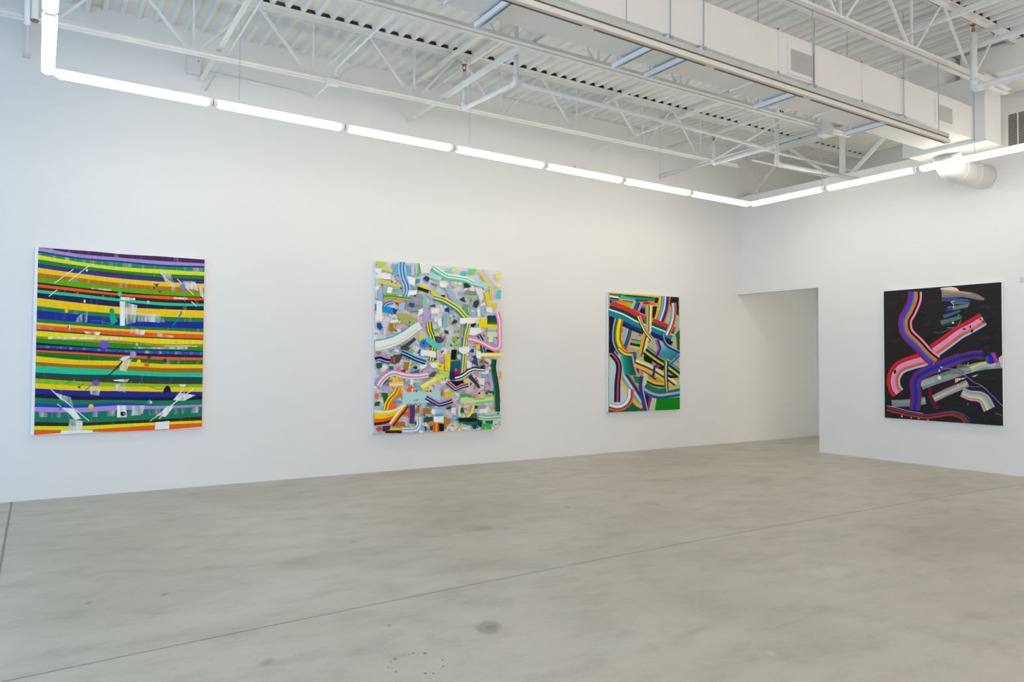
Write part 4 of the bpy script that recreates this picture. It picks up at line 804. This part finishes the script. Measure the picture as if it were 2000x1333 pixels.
p.R('f',[(430,505),(560,500),(650,520)],(52,(56,162,70)),wear=.15); p.R('f',[(440,600),(700,600),(900,590),(1060,570)],(100,(198,222,142)),wear=.08); p.R('f',[(720,640),(900,620),(1050,610)],(28,(110,200,130))); p.R('f',[(680,575),(900,560)],(14,(60,160,80))); G('f',(240,100,30),(95,380),(130,385),(125,510),(90,500)); G('f',(226,192,10),(145,440),(280,425),(275,535),(150,545))
G('f',(0,84,80),(165,740),(270,680),(265,760),(200,760)); G('f',pk,(290,660),(360,650),(355,720),(275,740)); G('f',(215,220,232),(260,740),(360,720),(350,830),(270,840)); G('f',(48,84,60),(440,740),(490,720),(510,820),(450,830)); p.D('f',543,745,18,(240,84,50)); G('f',pk,(600,700),(640,690),(625,780),(600,800)); p.R('f',[(682,680),(645,820),(565,905)],(44,(236,226,40))); p.R('f',[(425,690),(415,820),(435,895)],(34,(226,232,192))); p.D('f',520,840,16,(160,115,30))
G('f',(60,84,66),(640,850),(740,820),(750,900),(620,905)); G('f',(10,28,40),(410,915),(745,910),(745,995),(405,990)); G('f',(0,108,74),(405,1000),(840,985),(840,1025),(600,1052),(410,1012)); G('f',(8,60,58),(745,945),(840,965),(835,1100),(760,1060)); G('f',(0,70,80),(650,1040),(750,1030),(730,1120),(680,1125)); G('f',(40,180,70),(845,1020),(1015,1020),(1010,1125),(850,1130)); G('f',(0,94,90),(910,970),(1045,965),(1035,1030),(905,1010)); p.D('f',905,1110,14,(230,180,30),20)
G('f',(174,124,40),(140,890),(250,930),(260,1010),(200,1040),(180,1140),(140,1130)); p.R('f',[(465,1018),(370,1152)],[(-16,0,(225,222,40)),(0,10,(30,40,30)),(10,18,(225,222,90))]); p.R('f',[(770,850),(900,885),(1050,862),(1195,872)],(36,(124,186,204)),wear=.1); p.R('f',[(780,915),(950,935),(1180,912)],[(-34,-14,(232,234,230)),(-14,10,(80,184,90)),(10,30,(205,220,120))]); G('f',(166,146,150),(770,690),(920,690),(910,730),(800,740)); G('f',(228,228,226),(790,760),(920,750),(930,830),(800,825)); G('f',(0,90,70),(700,690),(760,690),(765,745),(700,750)); p.R('f',[(985,800),(1070,790)],(40,(220,220,80)),wear=.2); G('f',(40,180,175),(0,850),(130,840),(120,885),(0,890)); G('f',(60,190,185),(290,880),(380,865),(400,900),(320,905)); G('f',(0,85,80),(360,940),(410,920),(410,970),(380,960))
p.finish()
# ---------------- painting 3: dark interlaced bands
p = Painting([(1188.5,571),(1328,580.5),(1326.5,800),(1187,806.5)], 'left', 'smaller painting of interlaced dark, red, teal and green bands', (166,180,152))
rs = random.Random(3)
for k in range(120):
    t = rs.choice('gh'); x = rs.uniform(300, 1500); y = rs.uniform(100, 1250); p.R(t, [(x, y), (x+rs.uniform(-60, 60), y+rs.uniform(40, 120))], (rs.uniform(20, 60), rs.choice([(140,160,128),(186,198,176),(120,142,112),(196,204,186),(170,185,160)])), wear=.3)
G('g',(26,23,34),(100,540),(260,575),(250,900),(200,1333),(95,1333)); G('g',(28,24,34),(1330,160),(1548,172),(1548,555),(1500,520),(1400,420)); G('g',(26,24,34),(720,400),(850,410),(855,530),(690,470)); G('g',(24,22,28),(990,360),(1100,360),(1060,620),(1000,600)); G('g',(30,26,36),(1050,170),(1130,180),(1110,290),(1050,290)); G('g',(28,26,36),(110,235),(260,270),(240,330),(120,300))
G('g',[(200,216,0),(244,180,10),(244,180,10),(200,216,0)],(108,48),(1172,140),(1172,182),(108,84)); G('g',(10,128,70),(110,84),(300,105),(300,132),(110,106)); G('g',(190,45,50),(110,106),(300,132),(300,160),(110,130)); G('g',W_,(110,130),(300,160),(300,192),(110,168)); G('g',(30,40,50),(110,168),(300,192),(300,216),(110,192)); G('g',(10,120,142),(110,190),(300,215),(300,252),(110,238))
G('g',(240,115,20),(300,225),(480,250),(620,285),(600,302),(260,290)); G('g',(240,110,20),(790,250),(1040,240),(1050,290),(1080,330),(790,345)); G('g',(28,24,30),(820,278),(950,280),(940,302),(815,302)); p.R('g',[(300,130),(480,170),(700,190),(1055,210)],(128,(16,128,120)),taper=(.6,.7)); p.R('g',[(340,150),(520,200),(640,215)],(40,(60,180,165)),wear=.25); p.R('g',[(420,130),(700,150),(1000,180)],(26,(6,60,60)),wear=.3); p.R('g',[(640,240),(900,250)],(26,(10,60,58))); p.R('g',[(380,240),(640,275)],(14,(10,50,50)),wear=.3)
G('g',(125,200,10),(260,290),(605,300),(570,425),(480,400),(300,320)); G('g',(0,100,222),(755,350),(855,360),(855,412),(735,402))
AA = [(65,95,(186,182,202)),(42,65,(152,162,226)),(24,42,(10,50,150)),(-20,24,(0,120,80)),(-35,-20,(30,20,36)),(-50,-35,(110,36,80)),(-95,-50,(226,126,176))]
p.R('g',[(705,265),(640,440)],AA); p.R('g',[(545,820),(500,1000),(415,1250)],[(75,50,(186,182,202)),(50,35,(152,162,226)),(35,15,(10,50,150)),(15,-25,(0,120,80)),(-25,-38,(24,20,30)),(-38,-82,(226,126,176))][::1])
p.R('g',[(1262,150),(1235,400),(1150,660)],[(75,122,(218,196,20)),(60,75,(140,40,90)),(20,60,(120,165,182)),(5,20,(70,122,150)),(-28,5,(226,222,228)),(-65,-28,(20,62,172)),(-86,-65,(40,40,50)),(-118,-86,(236,100,20))])
p.R('g',[(540,1130),(745,1168)],[(-95,-72,(130,60,30)),(-72,-60,(216,170,40)),(-55,-15,(80,190,142)),(-15,42,(20,30,92)),(42,92,(226,202,10))])
p.R('g',[(100,395),(400,500),(680,650),(860,720)],[(-155,-62,(214,38,40)),(-62,12,(10,66,58)),(12,42,(228,234,232)),(42,150,(14,128,152))],jag=3); p.R('g',[(380,700),(600,805),(815,890)],[(-45,20,(20,50,130)),(20,62,(24,22,48))]); p.R('g',[(850,560),(860,700)],(50,(90,110,80)),wear=.25)
p.R('g',[(978,728),(1200,815),(1445,915)],[(-125,-45,(214,34,40)),(-45,30,(4,88,70)),(30,56,(228,232,230)),(56,150,(0,128,154)),(150,245,(22,30,108))],jag=3); p.R('g',[(1200,1010),(1425,1110)],[(-10,70,(30,22,50))])
p.R('g',[(940,340),(932,620),(930,900)],[(30,64,(226,176,20)),(10,30,(150,150,136)),(-8,10,(70,45,50)),(-38,-8,(226,226,220)),(-68,-38,(226,202,15))],taper=(1,.7))
p.R('g',[(885,890),(825,1130),(765,1400)],[(30,66,(226,176,20)),(8,30,(240,150,40)),(-14,8,(46,34,36)),(-34,-14,(160,160,160)),(-58,-34,(226,226,220)),(-84,-58,(220,200,20))])
p.R('g',[(300,620),(255,850),(255,1080),(330,1260),(420,1350)],[(85,108,(30,30,130)),(58,85,(176,160,216)),(50,58,(20,30,90)),(15,50,(0,114,36)),(-5,15,(190,140,10)),(-60,-5,(236,220,5)),(-100,-60,(190,94,15))])
p.R('g',[(712,560),(790,740),(890,920),(1005,1050)],[(-36,-8,(180,160,216)),(-8,5,(22,16,32)),(5,34,(226,226,15)),(34,50,(25,30,72))]); p.R('g',[(1445,288),(1450,500),(1410,720),(1305,970)],[(30,55,(100,166,190)),(8,30,(234,234,234)),(-10,8,(196,176,222)),(-25,-10,(35,20,35)),(-52,-25,(240,95,15))])
G('g',(34,92,36),(1560,850),(1585,880),(1585,1290),(1510,1280),(1510,1060),(1480,950)); p.D('g',738,965,12,(130,20,20),20); p.D('g',930,1100,12,(70,60,40))
G('h',(182,202,210),(88,170),(330,200),(340,640),(480,850),(480,1050),(300,1135),(88,1125)); G('h',(0,100,76),(80,1200),(540,1040),(740,1170),(775,1255),(80,1285)); G('h',(0,130,10),(1020,1000),(1495,975),(1495,1225),(985,1245)); G('h',(28,20,50),(770,890),(885,960),(845,1255),(790,1255)); G('h',(145,36,110),(880,958),(938,985),(872,1250),(835,1252)); G('h',(178,196,162),(938,985),(1028,1005),(990,1245),(870,1250))
G('h',[(196,218,218),(12,150,140),(12,150,140),(196,218,218)],(262,132),(350,128),(420,542),(345,545)); G('h',[(12,150,140),(0,118,112),(0,118,112),(12,150,140)],(345,128),(440,124),(500,542),(400,542)); G('h',[(0,118,112),(0,52,54),(0,60,58),(0,118,112)],(435,124),(556,112),(660,530),(495,542))
G('h',(0,120,80),(555,88),(622,88),(600,290),(650,480),(690,460),(640,560),(560,300)); p.R('h',[(450,78),(628,72),(640,235)],[(-18,5,(182,176,222)),(5,24,(20,50,160))],sm=False); p.R('h',[(290,0),(400,98),(560,128)],[(-30,-2,(190,80,20)),(-2,34,(230,216,10))]); p.R('h',[(545,118),(585,330),(655,560)],(32,(230,130,180)))
p.R('h',[(395,560),(530,760),(650,950),(725,1065)],[(-100,-74,(216,90,20)),(-74,-60,(20,60,50)),(-60,-25,(14,48,138)),(-25,0,(132,172,202)),(0,20,(226,228,230)),(20,62,(128,158,164))]); p.R('h',[(330,650),(465,905)],(46,(226,190,20))); p.R('h',[(550,1000),(640,1110),(748,1165)],[(-22,15,(226,186,20)),(15,40,(208,172,92))])
p.R('h',[(150,105),(270,260),(300,420),(272,700),(265,1070)],[(-50,-15,(35,22,86)),(-15,12,(216,36,45)),(12,30,(110,104,108)),(30,85,(32,22,50))],taper=(.8,.9)); p.R('h',[(92,1150),(250,1190),(400,1140),(505,1010),(522,815)],[(-68,-54,(90,166,196)),(-54,-10,(228,232,238)),(-10,8,(186,160,216)),(8,25,(35,20,30)),(25,62,(240,95,25))])
G('h',(10,118,80),(560,550),(700,570),(700,700),(620,690)); G('h',(192,206,172),(760,470),(860,500),(850,790),(760,800)); G('h',(236,120,50),(690,460),(770,470),(760,540),(680,530)); p.R('h',[(850,620),(1000,690),(1180,715)],[(-60,-20,(230,120,50)),(-20,25,(176,202,60)),(25,62,(70,30,26))])
p.R('h',[(760,800),(900,890),(1080,938),(1280,915),(1500,880)],[(-135,-30,(8,118,78)),(-30,18,(176,162,206)),(18,66,(20,84,150))]); G('h',(150,190,140),(1250,745),(1495,700),(1495,790),(1260,840),wr=.2)
G('h',(25,20,22),(770,150),(900,150),(950,330),(790,250)); p.R('h',[(820,20),(1050,190),(1300,350),(1500,500)],[(-62,-40,(130,90,50)),(-40,-15,(90,190,132)),(-15,35,(20,34,82)),(35,75,(200,202,20)),(75,120,(25,22,20))])
p.R('h',[(605,275),(900,400),(1170,560),(1400,730)],[(-75,-45,(226,206,20)),(-45,-12,(222,222,222)),(-12,5,(140,140,150)),(5,30,(45,30,30)),(30,85,(232,182,30)),(85,100,(190,150,150))]); p.R('h',[(720,432),(1020,622)],(20,(22,20,26)),taper=(.4,1.2))
p.R('h',[(992,340),(958,565)],(44,(35,40,122))); G('h',(172,36,130),(1010,320),(1080,340),(1060,405),(1010,400)); G('h',(25,20,30),(1080,370),(1165,390),(1150,450),(1060,410)); G('h',(22,20,26),(1240,520),(1480,590),(1300,600),(1250,570))
G('g',[(150,212,216),(40,160,175),(20,140,165),(12,120,140),(14,118,140),(40,150,165)],(1160,1075),(1240,1120),(1330,1230),(1575,1330),(1390,1490),(1140,1360)); p.R('g',[(1205,945),(1245,1090),(1340,1200),(1590,1325)],[(-26,-8,(150,190,192)),(-8,7,(120,30,50)),(7,30,(14,50,132))]); p.R('g',[(1100,1062),(1160,1230),(1080,1390)],[(-28,5,(50,25,142)),(5,38,(192,60,150))],sm=False)
p.R('h',[(1485,150),(1270,355)],(30,(0,95,202))); p.R('h',[(735,555),(712,750),(745,960),(812,1255)],[(-52,-30,(142,186,202)),(-30,-5,(118,34,45)),(-5,36,(10,64,146))]); p.R('h',[(1222,262),(1212,500),(1220,700),(1235,865)],[(20,50,(0,108,20)),(5,20,(216,216,92)),(-15,5,(192,166,216)),(-42,-15,(30,20,60))],taper=(1,.7))
p.finish()
# ---------------- painting 4: black with ribbons
p = Painting([(1726,569.5),(1955.5,551),(1960,832.5),(1728,816.5)], 'right', 'black painting with curving rainbow ribbons on the far partition wall', (37,34,35))
rs = random.Random(9)
for k in range(90):
    t = rs.choice('ij'); x = rs.uniform(80, 1800); y = rs.uniform(100, 1150); p.R(t, [(x, y), (x+rs.uniform(60, 200), y+rs.uniform(-60, 30))], (rs.uniform(20, 60), rs.choice([(30,28,30),(46,42,42),(42,38,40)])), wear=.3)
p.G('i',[(955,150),(1130,128),(1215,145),(1262,200),(1100,185),(960,178)],[(236,214,190),(226,214,196),(240,200,180),(236,190,170),(236,210,190),(170,160,150)],.05)
for pts, wd, c_, wr, tp in (([(975,240),(1250,235),(1500,262),(1650,330)],110,(136,120,108),.22,(1,.35)),([(980,215),(1200,205),(1450,240)],40,(176,150,130),.35,(1,.6)),([(1000,290),(1300,275),(1600,330)],40,(112,118,118),.3,(1,.6)),([(975,330),(1200,330),(1430,375)],80,(54,72,118),.28,(.8,.8)),([(1150,380),(1420,400)],60,(88,100,112),.35,(1,.7)),([(1180,350),(1400,330)],30,(60,96,160),.3,(1,.5)),([(1070,480),(1400,430)],70,(100,126,116),.3,(1,.6)),([(1040,500),(1160,470)],50,(40,60,130),.3,(1,1)),([(1000,605),(1270,505)],60,(66,92,132),.32,(1,.7)),([(960,700),(1290,610)],70,(92,112,110),.4,(1,.8)),([(990,735),(1280,690)],30,(100,120,115),.4,(1,.6)),([(1060,780),(1200,770),(1290,660)],14,(110,125,110),.3,(1,1)),([(860,855),(980,855),(1120,790)],6,(120,120,110),.2,(1,1))):
    p.R('i',pts,(wd,c_),wear=wr,taper=tp)
p.R('i',[(1120,370),(1175,350)],(10,W_)); p.R('i',[(1130,380),(1165,410),(1158,470)],(8,W_)); p.D('i',1155,702,15,(220,225,200)); p.D('i',1245,578,9,(190,190,170))
GRC = [(-72,-40,(128,150,132)),(-40,-12,(166,140,160)),(-12,25,(118,168,146)),(25,72,(142,136,158))]
p.R('j',[(645,560),(850,480),(1100,400),(1300,330),(1600,250),(1960,215)],GRC,wear=.27,taper=(1,.9)); p.R('j',[(650,530),(860,470)],[(-40,0,(170,150,170)),(0,40,(120,190,160))],wear=.22); p.R('j',[(1440,300),(1660,220),(1830,230)],[(-40,-10,(200,214,90)),(-10,15,(226,150,180)),(15,50,(120,196,160))],wear=.2)
p.R('j',[(845,770),(1000,690),(1160,620),(1390,520)],[(-55,-20,(160,130,150)),(-20,0,(150,170,200)),(0,25,(190,196,90)),(25,60,(150,146,170))],wear=.28); p.R('j',[(180,850),(450,835),(720,800)],(115,(134,144,144)),wear=.42); p.D('j',690,800,26,(170,160,110),40); p.R('j',[(1220,260),(1400,250)],(60,(110,130,100)),wear=.35)
p.R('j',[(940,400),(1180,330),(1330,370)],(90,(120,128,124)),wear=.45)
p.R('j',[(750,595),(765,760),(825,880),(905,950)],[(-62,-5,(112,12,46)),(-5,36,(0,44,34))])
RR = [(-112,-62,(206,34,32)),(-62,-50,(76,14,40)),(-50,2,(230,136,182)),(2,28,(186,150,222)),(28,70,(240,98,16)),(70,76,(30,26,30)),(76,112,(162,184,232))]
p.R('j',[(285,680),(228,600),(208,480),(240,360),(330,262),(500,195),(740,130)],RR,taper=(.9,1)); p.R('i',[(850,1150),(1050,1010),(1250,860),(1430,765),(1640,640)],RR,taper=(1,.95))
p.R('i',[(552,205),(545,340),(470,520),(404,640),(398,760),(440,880),(600,1040),(760,1215),(890,1320)],[(78,114,(118,42,122)),(28,78,(94,54,170)),(0,28,(0,140,168)),(-42,0,(242,104,16)),(-75,-42,(20,22,22)),(-108,-75,(226,142,190))],taper=(1,.96))
p.R('j',[(540,950),(565,760),(568,680),(550,560),(590,430),(740,330),(1000,225),(1280,115)],[(-85,-25,(104,40,116)),(-25,25,(14,46,158)),(25,90,(92,52,122))]); p.R('j',[(1270,118),(1450,70),(1640,60)],[(-60,-20,(104,44,112)),(-20,25,(26,40,130)),(25,80,(80,52,104))],wear=.35,taper=(1,1.1))
G('j',(152,46,146),(1750,40),(1820,25),(1888,182),(1830,198)); G('j',(20,42,160),(1705,82),(1752,55),(1828,200),(1750,218)); G('j',(94,52,130),(1655,112),(1706,85),(1752,218),(1700,205)); p.R('j',[(1800,60),(1860,170)],(5,(220,160,200)))
G('j',(232,172,212),(1880,120),(1945,70),(1950,180),(1900,190)); G('j',(214,216,30),(1890,150),(1945,108),(1945,140),(1900,168)); G('j',(206,190,226),(1910,180),(1948,175),(1948,280),(1920,260),wr=.2)
p.R('j',[(1300,668),(1440,722),(1580,740),(1665,800),(1735,940)],[(-100,-75,(192,152,212)),(-75,-45,(70,192,122)),(-45,-15,(226,132,172)),(-15,15,(166,182,228)),(15,42,(220,222,15)),(42,64,(60,170,190)),(64,95,(226,132,182))],taper=(.75,1))
G('j',(228,150,190),(1190,450),(1260,440),(1230,500),(1190,515)); G('j',(216,218,30),(1250,440),(1290,442),(1275,475),(1240,480)); G('j',(196,190,226),(1290,440),(1370,428),(1300,470)); G('j',(196,160,210),(1450,415),(1570,378),(1500,425))
p.R('j',[(108,925),(400,1000),(700,1050),(900,1032),(1100,1002),(1290,1050),(1395,1170)],[(-45,-30,(26,44,130)),(-28,-6,(144,56,38)),(-6,8,(52,16,60)),(8,40,(146,60,42))]); p.R('j',[(108,880),(260,915),(450,965),(680,1005)],(6,(200,205,225))); p.R('j',[(1120,965),(1260,990),(1400,1070),(1430,1150)],(7,(60,100,190)))
p.D('j',942,433,28,(222,222,212)); p.G('j',[(915,345),(940,295),(955,340),(930,330)],W_); p.R('j',[(970,260),(1000,285),(1150,300),(1350,400),(1500,510),(1650,590),(1960,900)],(9,(122,146,204))); p.D('j',972,268,18,(190,200,225),12); p.R('j',[(1390,250),(1400,190)],(6,W_)); p.R('j',[(1400,570),(1500,580),(1640,570)],(4,(150,165,190)))
p.D('j',850,208,13,(220,90,20)); p.D('j',1260,320,14,(190,50,30),10); p.D('j',342,1050,10,W_,16); p.D('j',490,1074,9,W_); p.D('j',610,1088,14,W_,6); p.D('j',760,1104,16,(200,190,190),6); p.D('j',1395,857,12,(110,120,150)); p.D('j',1240,555,8,W_,16); p.R('j',[(1830,1005),(1950,1035)],(6,(110,130,180)))
p.D('i',1432,765,14,(30,28,30),22); p.D('i',1335,800,26,(50,40,44),14); p.D('i',1460,835,18,(34,30,30),24); p.D('j',232,340,22,(60,40,50),34); p.D('i',1640,680,26,(110,60,30),18); p.D('i',1590,645,20,(60,44,60),12)
p.finish()
